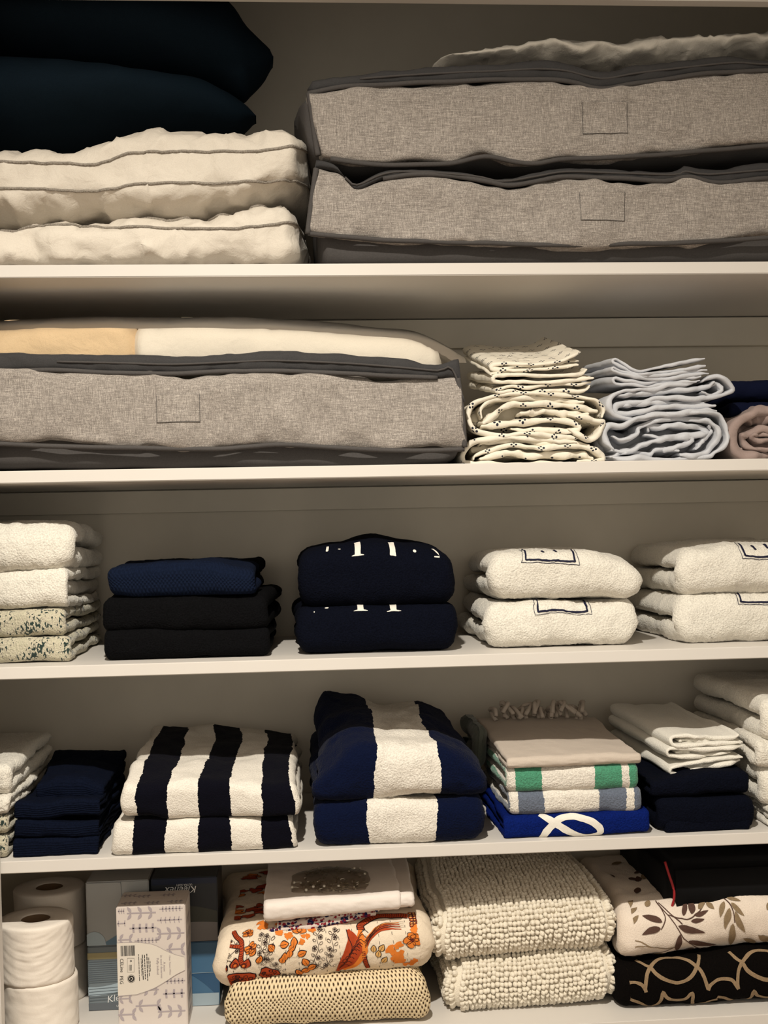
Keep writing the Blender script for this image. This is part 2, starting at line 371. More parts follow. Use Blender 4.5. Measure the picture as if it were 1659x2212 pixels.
def sheet(name, ribs, y0, depth, mat, label, cat, group=None, seed=1, dx=0., dz=0., wr=.003, parent=None, nx=26, top=None):
    """cloth folded into a flat bundle, seen at the folds: each rib is (path in x,z ; thickness ; y start offset)"""
    pts = np.vstack([np.asarray(r[0], float) for r in ribs]); cx = (pts[:, 0].min()+pts[:, 0].max())/2; z0 = min(np.asarray(r[0])[:, 1].min()-r[1]/2 for r in ribs)
    outV, outU, outF, off = [], [], [], 0
    for k, r in enumerate(ribs):
        P = spline(r[0], step=.0035)-np.array([cx, z0]); th = r[1]; yo = r[2] if len(r) > 2 else 0.
        s = arc(P); rs = np.random.default_rng(seed*31+k)
        hv = th/2*(1+.22*np.interp(s, np.linspace(0, s[-1], 12), rs.normal(0, 1, 12)).clip(-1.5, 1.5)); ed = np.clip(np.minimum(s, s[-1]-s)/.012, .45, 1); hv = hv*ed
        yj = np.interp(s, np.linspace(0, s[-1], 14), rs.normal(0, .003, 14))
        V, uv, _ = sweep(P, hv, yo+yj, depth+yj*2, nx=nx, nr=9, perim_uv=True)
        A = V.reshape(-1, 3); Q = np.stack([A[:, 1], A[:, 0], A[:, 2]], 1)            # (x, y, z)
        fy = Q[:, 1]/depth; Q = Q+np.stack([dx*fy, 0*fy, dz*fy], 1)
        Q = fuzz(Q, seed+k*.37, (14, wr*.8), ((40, 20, 40), wr), ((95, 40, 95), wr*.45))
        Q[:, 2] = rest(Q[:, 2]+z0)-z0
        outV.append(Q); outU.append(uv.reshape(-1, 2)+k*.013); outF.append(grid_faces(V.shape[0], V.shape[1])+off); off += len(Q)
    me = mesh_np(np.vstack(outV), np.vstack(outF), uv=np.vstack(outU)); o = link(name, me, mat, parent); o.location = (cx, y0, z0); fix_normals(me)
    if label: tag(o, label, cat, group)
    return o
def loftx(name, top, bot, y0, y1, mat, label=None, cat=None, group=None, seed=1, e=2.6, end=(.03, .03), wr=(), nr=64, step=.006, parent=None, bulge=0., dome=None, orig=None, ytap=0.):
    """soft body whose front outline runs between a top and a bottom curve (x,z); ring in y,z is a superellipse"""
    T = spline(top, step=.004); B = spline(bot, step=.004)
    xa, xb = max(T[0, 0], B[0, 0]), min(T[-1, 0], B[-1, 0]); n = max(10, int((xb-xa)/step)+1)
    x = np.linspace(xa, xb, n)
    zt = np.interp(x, T[:, 0], T[:, 1]); zb = np.interp(x, B[:, 0], B[:, 1])
    cxp, cyp, czp = orig if orig else ((xa+xb)/2, y0, zb.min())
    th = np.linspace(0, 2*np.pi, nr, endpoint=False)
    c, s_ = np.cos(th), np.sin(th); ey = -np.sign(c)*np.abs(c)**(2/e); ez = np.sign(s_)*np.abs(s_)**(2/e)
    sc_ = np.ones(n)
    if end[0]: sc_ = np.minimum(sc_, np.sqrt(np.clip(1-(1-np.clip((x-xa)/end[0], 0, 1))**2, 0, 1)))
    if end[1]: sc_ = np.minimum(sc_, np.sqrt(np.clip(1-(1-np.clip((xb-x)/end[1], 0, 1))**2, 0, 1)))
    sc_ = np.maximum(sc_, .02)
    tp = np.ones(n) if not ytap else np.sqrt(np.clip((xb-x)/ytap, .02, 1))
    zc = (zt+zb)/2; hz = (zt-zb)/2; yc = (y0+y1)/2; hy = (y1-y0)/2
    V = np.stack([np.repeat(x[:, None], nr, 1), yc+hy*ey[None]*((.25+.75*sc_)*tp)[:, None], zc[:, None]+(hz*sc_)[:, None]*ez[None]], -1)
    if dome is not None:                                    # extra height of the top towards the middle of the depth
        f = np.clip((V[..., 1]-y0)/(y1-y0), 0, 1); V[..., 2] += np.clip(ez, 0, 1)[None]*np.sin(np.pi*f)**.8*dome
    Q = V.reshape(-1, 3)-np.array([cxp, cyp, czp])
    Q0 = Q.copy(); Q = fuzz(Q, seed, *wr); Q[:, 2] = rest(Q[:, 2]+czp)-czp
    F_ = grid_faces(n, nr); 
    uv = np.stack([Q0[:, 0], np.tile(th/6.283, n)], 1)
    V2 = np.vstack([Q, Q.reshape(n, nr, 3)[0].mean(0), Q.reshape(n, nr, 3)[-1].mean(0)])
    faces = F_.tolist()+[[n*nr, (j+1) % nr, j] for j in range(nr)]+[[n*nr+1, (n-1)*nr+j, (n-1)*nr+(j+1) % nr] for j in range(nr)]
    me = mesh_np(V2, faces); l = me.uv_layers.new(name='UVMap'); idx = np.empty(len(me.loops), np.int32); me.loops.foreach_get('vertex_index', idx)
    uv2 = np.vstack([uv, uv[:1], uv[-1:]]).astype(np.float32); l.data.foreach_set('uv', uv2[idx].ravel())
    o = link(name, me, mat, parent); o.location = (cxp, cyp, czp) if parent is None else (0, 0, 0); fix_normals(me)
    H = Handle(); H.o, H.org = o, Vector((cxp, cyp, czp))
    if label: tag(o, label, cat, group)
    return H
def tube(name, pts, r, mat, parent=None, origin=(0, 0, 0), nr=8, flat=1., closed=False, step=.004, smooth=True, label=None, cat=None, group=None, ry=None):
    P = spline(pts, step=step) if smooth else np.asarray(pts, float)
    P = P-np.array(origin); T = np.gradient(P, axis=0); T /= np.linalg.norm(T, axis=1, keepdims=True)+1e-12
    up = np.array([0, 0, 1.]); A = np.cross(T, up); bad = np.linalg.norm(A, axis=1) < .2; A[bad] = np.cross(T[bad], np.array([0, 1., 0])); A /= np.linalg.norm(A, axis=1, keepdims=True); B = np.cross(A, T)
    th = np.linspace(0, 2*np.pi, nr, endpoint=False); rr = np.broadcast_to(np.asarray(r, float), (len(P),))
    ry = rr*flat if ry is None else np.broadcast_to(np.asarray(ry, float), (len(P),))
    V = P[:, None]+(A[:, None]*np.cos(th)[None, :, None]*ry[:, None, None])+B[:, None]*np.sin(th)[None, :, None]*rr[:, None, None]
    n = len(P); Fq = grid_faces(n, nr).tolist()+[list(range(nr))[::-1], [(n-1)*nr+j for j in range(nr)]]
    me = mesh_np(V.reshape(-1, 3), Fq); o = link(name, me, mat, parent); o.location = origin if parent is None else (0, 0, 0); fix_normals(me)
    if label: tag(o, label, cat, group)
    return o
def text(body, size, loc, rot, mat, parent, name='lettering', align='LEFT', sx=1., shear=0.):
    cu = bpy.data.curves.new('text', 'FONT'); cu.body = body; cu.size = size; cu.align_x = align; cu.resolution_u = 2; cu.shear = shear
    o = bpy.data.objects.new('text', cu); COL.objects.link(o)
    dg = bpy.context.evaluated_depsgraph_get(); me = bpy.data.meshes.new_from_object(o.evaluated_get(dg))
    bpy.data.objects.remove(o); bpy.data.curves.remove(cu); me.materials.clear()
    t = link(name, me, mat, parent, smooth=False); t.location = loc; t.rotation_euler = rot; t.scale = (sx, 1, 1)
    return t
# ------------------------------------------------------------------ setting
XL, XR, YB = -.62, .98, .38
struct(rbox('wall_back', XL-.02, XR+.02, YB, YB+.02, 0, 2.62, M_wall, 0))
struct(rbox('wall_left', XL-.02, XL, .0, YB, 0, 2.62, M_wall, 0))
struct(rbox('wall_right', XR, XR+.02, .0, YB, 0, 2.62, M_wall, 0))
struct(rbox('ceiling', -2.0, 2.2, -3.0, YB+.02, 2.62, 2.64, plain('ceiling_paint', S(225, 220, 212), .8, .2), 0))
M_floor = plain('floor_boards', S(150, 122, 92), .5, .3, var=.25, scale=5)
struct(rbox('floor', -2.0, 2.2, -3.0, YB+.02, -.02, 0, M_floor, 0))
struct(rbox('trim_1', -.56, -.4475, -.024, -.002, 0, 2.36, M_paint, .0015))              # left door casing
struct(rbox('trim_2', .90, 1.01, -.024, -.002, 0, 2.36, M_paint, .0015))                 # right door casing
struct(rbox('trim_3', -.56, 1.01, -.024, -.002, 2.2135, 2.36, M_paint, .0015))           # head casing
struct(rbox('wall_front', -2.0, -.5601, -.02, 0, 0, 2.62, M_wall, 0)); struct(rbox('wall_front', 1.0101, 2.2, -.02, 0, 0, 2.62, M_wall, 0)); struct(rbox('wall_front', -.56, 1.01, -.02, 0, 2.3601, 2.62, M_wall, 0))
words = ['white shelf board carrying the grey storage bags and piped pillows, topmost of five', 'white shelf board under the long grey bag and the dotted sheets',
         'white shelf board under the black towels and the white towels with frames', 'white shelf board under the black and white striped towels', 'white shelf board under the toilet rolls and tissue boxes, lowest']
for z, wd in zip(SH, words):
    tag(rbox('shelf', XL+.001, XR-.001, 0, YB-.001, z-.0182, z, M_paint, .0012), wd, 'shelf', 'closet shelves')
for z, zc in ((SH[0], 1.7655), (SH[1], 1.4815)):
    struct(rbox('trim_4' if z > 1.7 else 'trim_5', XL+.001, XR-.001, YB-.018, YB-.001, zc, z-.0205, M_wall, .0008))

# ------------------------------------------------------------------ top shelf: navy pillows, piped pillows, storage bags
M_velvet = cloth('navy_velvet', S(16, 27, 36), kind='weave', var=.08, sheen=.0, spec=.05, bump=.25)
loftx('pillow', [(-.5718,2.2993),(-.4488,2.3007),(-.271,2.3027),(-.1274,2.2953),(-.0951,2.2813),(-.0741,2.2501),(-.0528,2.2293),(-.0349,2.215),(-.0297,2.2013)], [(-.5751,2.1866),(-.452,2.1853),(-.3102,2.1737),(-.2027,2.1651),(-.1307,2.1554),(-.0839,2.1401),(-.0655,2.1518),(-.0431,2.1722),(-.0298,2.1977)], .03, .34, M_velvet,
      'dark navy pillow squeezed under the door head, upper of two', 'pillow', seed=3, e=2.0, end=(.06, .0), ytap=.2, wr=((10, .004), (30, .0015)))
loftx('pillow', [(-.5752,2.1852),(-.4521,2.1832),(-.3458,2.1749),(-.2387,2.1648),(-.1488,2.1582),(-.1092,2.1476),(-.0804,2.1332),(-.0643,2.1214),(-.0569,2.1105)], [(-.5794,2.0453),(-.4559,2.0473),(-.3491,2.0511),(-.2412,2.0658),(-.1689,2.075),(-.0962,2.0821),(-.0741,2.0934),(-.057,2.1083)], .03, .34, M_velvet,
      'dark navy pillow lying on the piped white pillows, lower of two', 'pillow', seed=4, e=2.0, end=(.06, .0), ytap=.2, wr=((10, .004), (30, .0015)))
M_duvet = cloth('white_cotton', S(214, 206, 194), kind='weave', var=.03, sheen=.1, bump=1.3)
M_cord = cloth('grey_cord', S(150, 142, 132), kind='terry', var=.15, sheen=0)
PW = ((9, .006), ((26, 10, 40), .006), ((55, 30, 45), .0048), ((120, 60, 90), .0022), ((220, 100, 160), .0009))
def piped(top, bot, p1, p2, label, seed, y1):
    H = loftx('piped_pillow', top, bot, .002, y1, M_duvet, label, 'pillow', 'piped white pillows on the top shelf', seed=seed, e=3.5, end=(.05, .045), wr=PW, nr=72)
    from mathutils.bvhtree import BVHTree
    me = H.o.data; bv = BVHTree.FromPolygons([v.co.copy() for v in me.vertices], [tuple(p.vertices) for p in me.polygons])
    for p in (p1, p2):
        q = []
        for x, z in spline(p, step=.004):
            o = Vector((x, -.4, z))-Vector((H.org.x, 0, H.org.z)); r = bv.ray_cast(o, Vector((0, 1, 0)))
            if r[0] is None: continue
            q.append(r[0]+r[1]*.0008 if r[1].y < 0 else r[0]+Vector((0, -.0008, 0)))
        tube('piping', [tuple(v) for v in q], .0021, M_cord, H.o, smooth=False)
    return H
piped([(-.5366,1.8974),(-.4228,1.8971),(-.4031,1.9027),(-.3734,1.9083),(-.324,1.9125),(-.2579,1.9164),(-.2083,1.9113),(-.1851,1.9072),(-.1583,1.9132),(-.1249,1.9131),(-.0912,1.9205),(-.0506,1.9311),(-.0168,1.9355),(.0231,1.9395)], [(-.5385,1.8354),(-.3261,1.8344),(-.1602,1.8336),(.0208,1.8327)],
      [(-.5335,1.8947),(-.4229,1.8951),(-.4031,1.9017),(-.3734,1.9073),(-.324,1.9115),(-.2579,1.9154),(-.2083,1.9103),(-.1851,1.9062),(-.1583,1.9122),(-.1249,1.9121),(-.0912,1.9195),(-.0507,1.9298),(-.0169,1.9341),(.0177,1.9378)], [(-.5334,1.8964),(-.423,1.8895),(-.4067,1.8878),(-.3738,1.895),(-.308,1.8952),(-.2585,1.8914),(-.2088,1.8913),(-.1422,1.8888),(-.092,1.8876),(-.0414,1.8935),(.0146,1.9042)],
      'white pillow with grey piping lying flat on the shelf, lower of two', 11, .33)
piped([(-.5503,2.0173),(-.4331,2.0192),(-.3993,2.0209),(-.3587,2.0244),(-.3283,2.0211),(-.2975,2.028),(-.2564,2.04),(-.2083,2.0477),(-.1603,2.0472),(-.126,2.0456),(-.0879,2.0508),(-.0638,2.044),(-.0291,2.0486),(.0057,2.0487),(.0246,2.0391),(.0357,2.0183)], [(-.5362,1.9125),(-.4223,1.9146),(-.4029,1.908),(-.3732,1.9162),(-.3239,1.9178),(-.2644,1.9217),(-.2247,1.9193),(-.1849,1.9133),(-.1414,1.9192),(-.0911,1.9241),(-.0405,1.9331),(.0035,1.9408),(.03,1.9439)],
      [(-.5308,1.9852),(-.4203,1.9853),(-.3549,1.9847),(-.3221,1.9831),(-.2992,1.9798),(-.2726,1.9855),(-.2493,1.9938),(-.2227,1.9989),(-.1562,2),(-.0893,2.0008),(-.039,2.0009),(-.0052,2.006),(.0237,2.0151)], [(-.5319,1.949),(-.4214,1.9487),(-.356,1.9467),(-.2902,1.945),(-.2571,1.948),(-.2371,1.9523),(-.1906,1.954),(-.1238,1.9556),(-.0567,1.9583),(-.0061,1.964),(.0262,1.9724)],
      'puffy white pillow with two grey piping lines, upper of two', 12, .33)
def bvh(o):
    from mathutils.bvhtree import BVHTree
    me = o.data; return BVHTree.FromPolygons([v.co.copy() for v in me.vertices], [tuple(p.vertices) for p in me.polygons])
def hug(bv, pts, org, d=.0006):
    q = []
    for x, z in pts:
        o = Vector((x-org[0], -.5, z-org[2])); r = bv.ray_cast(o, Vector((0, 1, 0)))
        if r[0] is None: r = bv.find_nearest(Vector((o.x, 0, o.z)))
        q.append(tuple(r[0]+Vector((0, -d, 0))))
    return q
M_clear, t_, b_ = nodes('clear_vinyl')
mo = t_.nodes['Material Output']; tr = nd(t_, 'ShaderNodeBsdfTransparent', {'Color': (.97, .96, .94, 1)}); gl = nd(t_, 'ShaderNodeBsdfGlossy', {'Roughness': .12})
fr = nd(t_, 'ShaderNodeFresnel', {'IOR': 1.35}); mx = nd(t_, 'ShaderNodeMixShader', {0: fr.outputs[0], 1: tr.outputs[0], 2: gl.outputs[0]}); t_.links.new(mx.outputs[0], mo.inputs[0])
def bag(org, Y, depth, ptop, pbot, ztop, base, label, label_rect, seed, group, side, bd=.010, endr=.02):
    root = empty('storage_bag', org, label, 'storage bag', group)
    PW2 = ((8, .006), ((20, 12, 20), .006), ((48, 30, 48), .0026))
    loftx('body', [(x, z-bd) for x, z in ztop], base, Y+.012, Y+depth, M_grey, parent=root, orig=org, seed=seed, e=7, end=(endr, endr), wr=((8, .003), ((30, 20, 20), .0012)))
    pn = loftx('front_panel', ptop, pbot, Y-.008, Y+.03, M_linen, parent=root, orig=org, seed=seed, e=5, end=(.003, .003), wr=PW2, nr=80, step=.003)
    loftx('zipper_band', ztop, ptop, Y-.005, Y+.024, M_greyd, parent=root, orig=org, seed=seed+1, e=3.2, end=(.008, .008), wr=((30, .002), (80, .0012)), nr=32)
    bv = bvh(pn.o)
    mid = [(a[0], (a[1]+np.interp(a[0], [q[0] for q in ptop], [q[1] for q in ptop]))/2) for a in ztop]
    tube('zipper', [(x, Y-.006, z) for x, z in spline(mid[2:], step=.01)], .0016, M_grey, root, origin=org, smooth=False)
    xl = max(ptop[0][0], pbot[0][0])+.006; flat = lambda c: [q for k, q in enumerate(c) if (k == 0 or abs(q[1]-c[k-1][1]) < .022) and (k == len(c)-1 or abs(q[1]-c[k+1][1]) < .022)]
    for nm, c, dz in (('piping', flat(ptop), .0), ('piping', flat(pbot), -.001)):
        tube(nm, [(x, Y-.004+.0015*math.sin(x*60), z+dz) for x, z in spline(c, step=.008)], .0036, M_grey, root, origin=org, smooth=False)
    tube('piping', side, .0042, M_grey, root, origin=org)
    a, b, c, d = label_rect[:4]                                # stitched pocket: x0,x1,z0,z1
    w_ = .0003
    X, Z = np.meshgrid(np.linspace(a, b, 24), np.linspace(c, d, 18)); q = hug(bv, list(zip(X.ravel(), Z.ravel())), org, .0014)
    link('label_pocket', mesh_np(np.array(q), grid_faces(18, 24, False)), M_linen, root)
    for e0 in ([(a, d), (a, c)], [(a, c), (b, c)], [(b, c), (b, d)]):
        tube('stitching', hug(bv, spline(e0, step=.004), org, .0016), w_, M_grey, root, smooth=False)
    return root
XRB = 1900
bag((.4055,.16,1.8683), 0., .33, [(.0185,1.8821),(.0239,1.9141),(.0288,1.9478),(.0328,1.973),(.0666,1.9688),(.0916,1.9444),(.1303,1.9596),(.1732,1.9647),(.229,1.9638),(.2806,1.9554),(.3151,1.9494),(.3586,1.9554),(.4023,1.9618),(.481,1.9596),(.5514,1.9562),(.5868,1.9618),(.631,1.9532),(.7109,1.9597),(.8416,1.9619)],
    [(.0189,1.8812),(.0732,1.8752),(.1585,1.8694),(.2703,1.866),(.4006,1.8621),(.506,1.8639),(.5944,1.8657),(.7098,1.8718),(.8407,1.8736)], [(.028,1.9878),(.0584,1.9815),(.0749,1.9604),(.0918,1.9541),(.1305,1.9706),(.1734,1.9731),(.2635,1.9668),(.3066,1.9583),(.3588,1.969),(.4025,1.9759),(.4812,1.9742),(.5648,1.9708),(.5826,1.9777),(.618,1.9743),(.7111,1.9839),(.8418,1.9866)],
    [(.0094,1.8349),(.115,1.8344),(.374,1.8331),(.7094,1.8341),(.8403,1.8348)], 'grey linen storage bag lying directly on the top shelf board', (.421,.4882,1.8952,1.937,0), 21, 'grey storage bags',
    [(.033,-.004,1.9737), (.0288,-.004,1.9469), (.0236,-.004,1.9134), (.0188,-.004,1.8791)])
bag((.408,.16,2.0202), 0., .33, [(.0233,2.083),(.0777,2.0921),(.163,2.0972),(.2488,2.1015),(.3568,2.1047),(.4132,2.1008),(.4393,2.0945),(.4655,2.0917),(.5094,2.0992),(.5977,2.1121),(.642,2.1167),(.7127,2.1192),(.8431,2.1209)],
    [(.0241,2.0814),(.0286,2.0529),(.0325,2.0193),(.0358,1.9958),(.0543,1.9886),(.0967,1.9824),(.1606,1.9799),(.2293,1.9825),(.2812,1.9919),(.3244,1.9852),(.3591,1.9826),(.4027,1.9887),(.5078,1.9931),(.5962,1.9997),(.7114,2.0089),(.8421,2.0127)], [(.0025,2.0955),(.0356,2.1032),(.0994,2.1128),(.1634,2.1195),(.2492,2.1256),(.3009,2.1281),(.3616,2.134),(.405,2.1317),(.4571,2.1185),(.5098,2.1282),(.598,2.1365),(.6601,2.1434),(.7129,2.1373),(.8433,2.1404)],
    [(.0023,2.0884),(.0112,2.0528),(.0228,2.0025),(.0542,1.9815),(.1306,1.9756),(.2292,1.9774),(.2811,1.9843),(.359,1.9767),(.4026,1.9818),(.5077,1.9854),(.5961,1.9915),(.7113,1.9994),(.842,2.0018)], 'grey linen storage bag stacked on another bag, white bedding under its clear top', (.4279,.4943,2.0237,2.0694,0), 22, 'grey storage bags',
    [(.0246,-.004,2.0828), (.0286,-.004,2.0514), (.0326,-.004,2.0179), (.0361,-.004,1.9925)])
loftx('duvet', [(.2145,2.174),(.2705,2.1812),(.3409,2.1904),(.4115,2.1964),(.5062,2.2017),(.6494,2.2065),(.7742,2.2102),(.9157,2.2122)], [(.2141,2.1557),(.3169,2.1608),(.411,2.166),(.4961,2.161),(.6489,2.1721),(.7738,2.1775),(.9154,2.1784)], .05, .3, M_duvet,
      'white bedding bulging out of the upper grey bag on the top shelf', 'duvet', seed=31, e=2.2, end=(.04, .04), wr=PW)
# dark flap of the upper bag that droops over the lower one
# ------------------------------------------------------------------ second shelf: long bag, pillows in it, sheets
M_linen2 = M_linen
bag3 = bag((-.1248,.17,1.5477), .008, .33, [(-.5325,1.6861),(-.4308,1.685),(-.357,1.6859),(-.2664,1.6807),(-.175,1.6789),(-.0997,1.6814),(-.0155,1.6805),(.0691,1.6761),(.1543,1.6709),(.2058,1.6682),(.2367,1.667),(.2398,1.6444),(.2429,1.6059),(.2456,1.5648)],
    [(-.5356,1.5827),(-.4337,1.5811),(-.36,1.5767),(-.2609,1.573),(-.1275,1.5689),(-.077,1.5715),(-.0179,1.5735),(.0881,1.5655),(.1522,1.5624),(.1951,1.5617),(.2447,1.5631)], [(-.5317,1.7138),(-.43,1.7128),(-.3481,1.7099),(-.2574,1.709),(-.1827,1.7049),(-.0991,1.7074),(-.0317,1.711),(.0697,1.7058),(.1549,1.6964),(.2062,1.6891),(.2278,1.6948),(.2459,1.6989)],
    [(-.5367,1.5437),(-.4348,1.542),(-.1031,1.5373),(.1088,1.5346),(.1946,1.5348),(.2249,1.542),(.2476,1.5566)], 'long grey linen storage bag reaching out of the left edge, pillows under its clear top', (-.2065,-.144,1.6076,1.6475,.008), 23, 'grey storage bags',
    [(.2366,.004,1.6673), (.2397,.004,1.644), (.2428,.004,1.6055), (.2451,.004,1.5649)], endr=.012, bd=.080)
M_cream = cloth('cream_cotton', S(222, 196, 160), kind='weave', var=.03, sheen=.1, bump=1.)
M_pill = cloth('white_pillow_cotton', S(224, 217, 205), kind='weave', var=.02, sheen=.1, bump=.7)
loftx('pillow', [(-.5519,1.7757),(-.4461,1.7766),(-.3821,1.7804),(-.3179,1.7821),(-.2664,1.7804),(-.245,1.7751),(-.224,1.7497)], [(-.555,1.6708),(-.4492,1.6696),(-.321,1.6672),(-.2261,1.666)], .040, .32, M_cream, 'cream pillow under the clear top of the long grey bag', 'pillow', seed=41, e=3.0, end=(.05, .04), wr=((12, .006), ((30, 20, 40), .004)))
loftx('pillow', [(-.2584,1.7552),(-.2451,1.7698),(-.206,1.7791),(-.1452,1.7808),(-.0799,1.7786),(-.0143,1.7746),(.0957,1.7618),(.1755,1.7519),(.2108,1.7335),(.2392,1.6991)], [(-.2607,1.6665),(-.148,1.6651),(-.0168,1.6635),(.1158,1.6606),(.2295,1.6561)], .040, .32, M_pill, 'white pillow under the clear top of the long grey bag', 'pillow', seed=42, e=3.0, end=(.03, .02), wr=((9, .004), ((24, 20, 40), .003)))
# clear cover
def cover():
    n, k = 60, 24
    top = spline([(-.552,1.7732),(-.4462,1.774),(-.3822,1.7783),(-.318,1.78),(-.2535,1.7786),(-.1453,1.7786),(-.0143,1.7728),(.0957,1.7609),(.1799,1.7527),(.2197,1.7325),(.2505,1.7034)], n=n)
    zb = spline([(-.5317,1.713),(-.43,1.712),(-.2574,1.7078),(-.0991,1.7062),(-.0318,1.7085),(.0697,1.7036),(.1548,1.6943),(.2407,1.6947)], n=n)
    V = []
    for i in range(n):
        for j in range(k):
            f = j/(k-1); y = .012+f*.32; b = np.interp(top[i, 0], zb[:, 0], zb[:, 1]); V.append((top[i, 0], y, b-.004+(top[i, 1]-b+.010)*max(0, math.sin(math.pi*f))**.30))
    V = fuzz(np.array(V), 5, ((20, 30, 20), .002), (60, .0007))-np.array(bag3.location)
    o = link('clear_cover', mesh_np(V, grid_faces(n, k, False)), M_clear, bag3); o['label'] = 'clear vinyl window'
cover()
def dotted():
    m, t, b = nodes('dotted_sheet_cotton'); tc = t.nodes.new('ShaderNodeTexCoord'); uv = tc.outputs['UV']
    mp = mapping(t, uv, (1/.019, 1/.040, 1)); sep = nd(t, 'ShaderNodeSeparateXYZ', {0: mp})
    row = mathn(t, 'FLOOR', sep.outputs[0]); sh = mathn(t, 'MULTIPLY', mathn(t, 'MODULO', row, 2.), .5)
    fu = mathn(t, 'SUBTRACT', mathn(t, 'FRACT', sep.outputs[0]), .5); fv = mathn(t, 'SUBTRACT', mathn(t, 'FRACT', mathn(t, 'ADD', sep.outputs[1], sh)), .5)
    d = None
    for du, dv in ((.0034, 0), (-.0034, 0), (0, .0034), (0, -.0034)):
        a = mathn(t, 'ADD', mathn(t, 'MULTIPLY', fu, .019), du); c = mathn(t, 'ADD', mathn(t, 'MULTIPLY', fv, .040), dv)
        q = mathn(t, 'SQRT', mathn(t, 'ADD', mathn(t, 'MULTIPLY', a, a), mathn(t, 'MULTIPLY', c, c))); d = q if d is None else mathn(t, 'MINIMUM', d, q)
    base = ramp(t, mathn(t, 'MULTIPLY', d, 100.), [(0, S(38, 40, 52)), (.155, S(38, 40, 52)), (.18, S(226, 219, 204))])
    t.links.new(base, b.inputs['Base Color']); b.inputs['Roughness'].default_value = .85; b.inputs['Specular IOR Level'].default_value = .2
    n3 = nd(t, 'ShaderNodeTexNoise', {'Vector': tc.outputs['Object'], 'Scale': 60., 'Detail': 3., 'Distortion': .5})
    bp = nd(t, 'ShaderNodeBump', {'Height': n3.outputs[0], 'Strength': .5, 'Distance': .004}); t.links.new(bp.outputs[0], b.inputs['Normal'])
    return m
M_dot = dotted()
M_sheet = cloth('pale_grey_sateen', S(190, 192, 198), kind='weave', var=.02, sheen=.15, bump=.8, rough=.6)
GS = 'white sheets with tiny dot sprigs'
def core(a, b, c, d, yo): return ([(a, (c+d)/2), ((a+b)/2, (c+d)/2), (b, (c+d)/2)], (d-c), yo)
sheet('folded_sheet', [([(.4083,1.5421),(.3663,1.541),(.3363,1.5409),(.2767,1.5407),(.2515,1.5429),(.2466,1.5494),(.2485,1.5597),(.2594,1.5722),(.2834,1.58),(.3221,1.5815),(.3729,1.5769),(.4208,1.5733)], .0075), ([(.265,1.5491),(.268,1.5555),(.286,1.5629),(.3159,1.5684),(.3667,1.5661),(.4117,1.5669),(.4417,1.5611),(.4602,1.5495),(.4565,1.5425),(.4233,1.5412)], .0075, .002), ([(.2739,1.549),(.3068,1.5558),(.3665,1.5528),(.4265,1.553),(.449,1.5476)], .009, .006), ([(.2713,1.5726),(.322,1.5747),(.3848,1.5714),(.4388,1.5665)], .008, .008), ([(.2682,1.5623),(.3367,1.5604),(.4477,1.5566)], .022, .03)],
      .03, .22, M_dot, 'white dot-printed sheet bundle flat on the shelf, lowest of the stack', 'sheet', GS, 51)
sheet('folded_sheet', [([(.4239,1.5777),(.3849,1.5821),(.3431,1.5848),(.2924,1.5876),(.2658,1.5947),(.2578,1.611),(.2589,1.6227),(.268,1.6358),(.2904,1.644),(.3233,1.6472),(.368,1.6472),(.4129,1.6437),(.4459,1.6374),(.4602,1.626),(.4593,1.6112)], .0085), ([(.4091,1.5897),(.4329,1.5754),(.4495,1.5788),(.4597,1.5964),(.4514,1.6024),(.4274,1.6092),(.4094,1.6119)], .0085, .002), ([(.2763,1.6019),(.2929,1.6134),(.311,1.6264),(.3379,1.6334),(.3857,1.6305),(.4247,1.6258),(.4531,1.6187)], .009, .003), ([(.2792,1.5975),(.3225,1.6027),(.3733,1.6059),(.4093,1.603),(.4242,1.5939),(.4091,1.5888),(.3731,1.5917),(.3223,1.5939)], .009, .004), ([(.278,1.6107),(.2752,1.6225),(.2932,1.634),(.3321,1.64),(.3859,1.6387),(.4338,1.6322)], .008, .006), ([(.3377,1.6173),(.3736,1.6197),(.3975,1.6144),(.4395,1.6115)], .010, .008), ([(.2751,1.6166),(.3376,1.6143),(.4485,1.6113)], .055, .04)],
      .03, .22, M_dot, 'loosely rolled white dot-printed sheet with an open middle', 'sheet', GS, 52)
sheet('folded_pillowcase', [([(.4376,1.683),(.4269,1.6748),(.3984,1.6728),(.3386,1.6735),(.2993,1.6733),(.2939,1.6687),(.2991,1.6639),(.3384,1.6629),(.3983,1.6639),(.4449,1.6699)], .0058), ([(.4457,1.6604),(.4132,1.659),(.3533,1.6574),(.3085,1.6562),(.2951,1.6534),(.3039,1.6498),(.3531,1.6495),(.398,1.6492),(.4341,1.6499),(.4438,1.6557)], .0055, .002), ([(.3026,1.6603),(.3682,1.659),(.4343,1.6618)], .020, .03)],
      .03, .20, M_dot, 'white dot-printed pillowcase folded flat on the rolled dotted sheet', 'pillowcase', GS, 53, dx=-.01, dz=.03, wr=.002)
sheet('folded_pillowcase', [([(.4295,1.7061),(.4108,1.6992),(.3957,1.6929),(.3538,1.6898),(.3091,1.6905),(.2942,1.6875),(.2977,1.6827),(.3387,1.6811),(.3836,1.683),(.4238,1.6878)], .0055), ([(.4106,1.685),(.3686,1.6814),(.3238,1.6783),(.2976,1.678),(.2898,1.6758),(.2975,1.6727)], .004, .004), ([(.4258,1.6943),(.4107,1.6927),(.3807,1.6877),(.309,1.6861)], .004, .006), ([(.3001,1.685),(.3537,1.6845),(.4167,1.6891)], .012, .03)],
      .03, .20, M_dot, 'white dot-printed pillowcase with upturned corner, top of the dotted stack', 'pillowcase', GS, 54, dx=-.015, dz=.055, wr=.002)
GG = 'pale grey sheets'
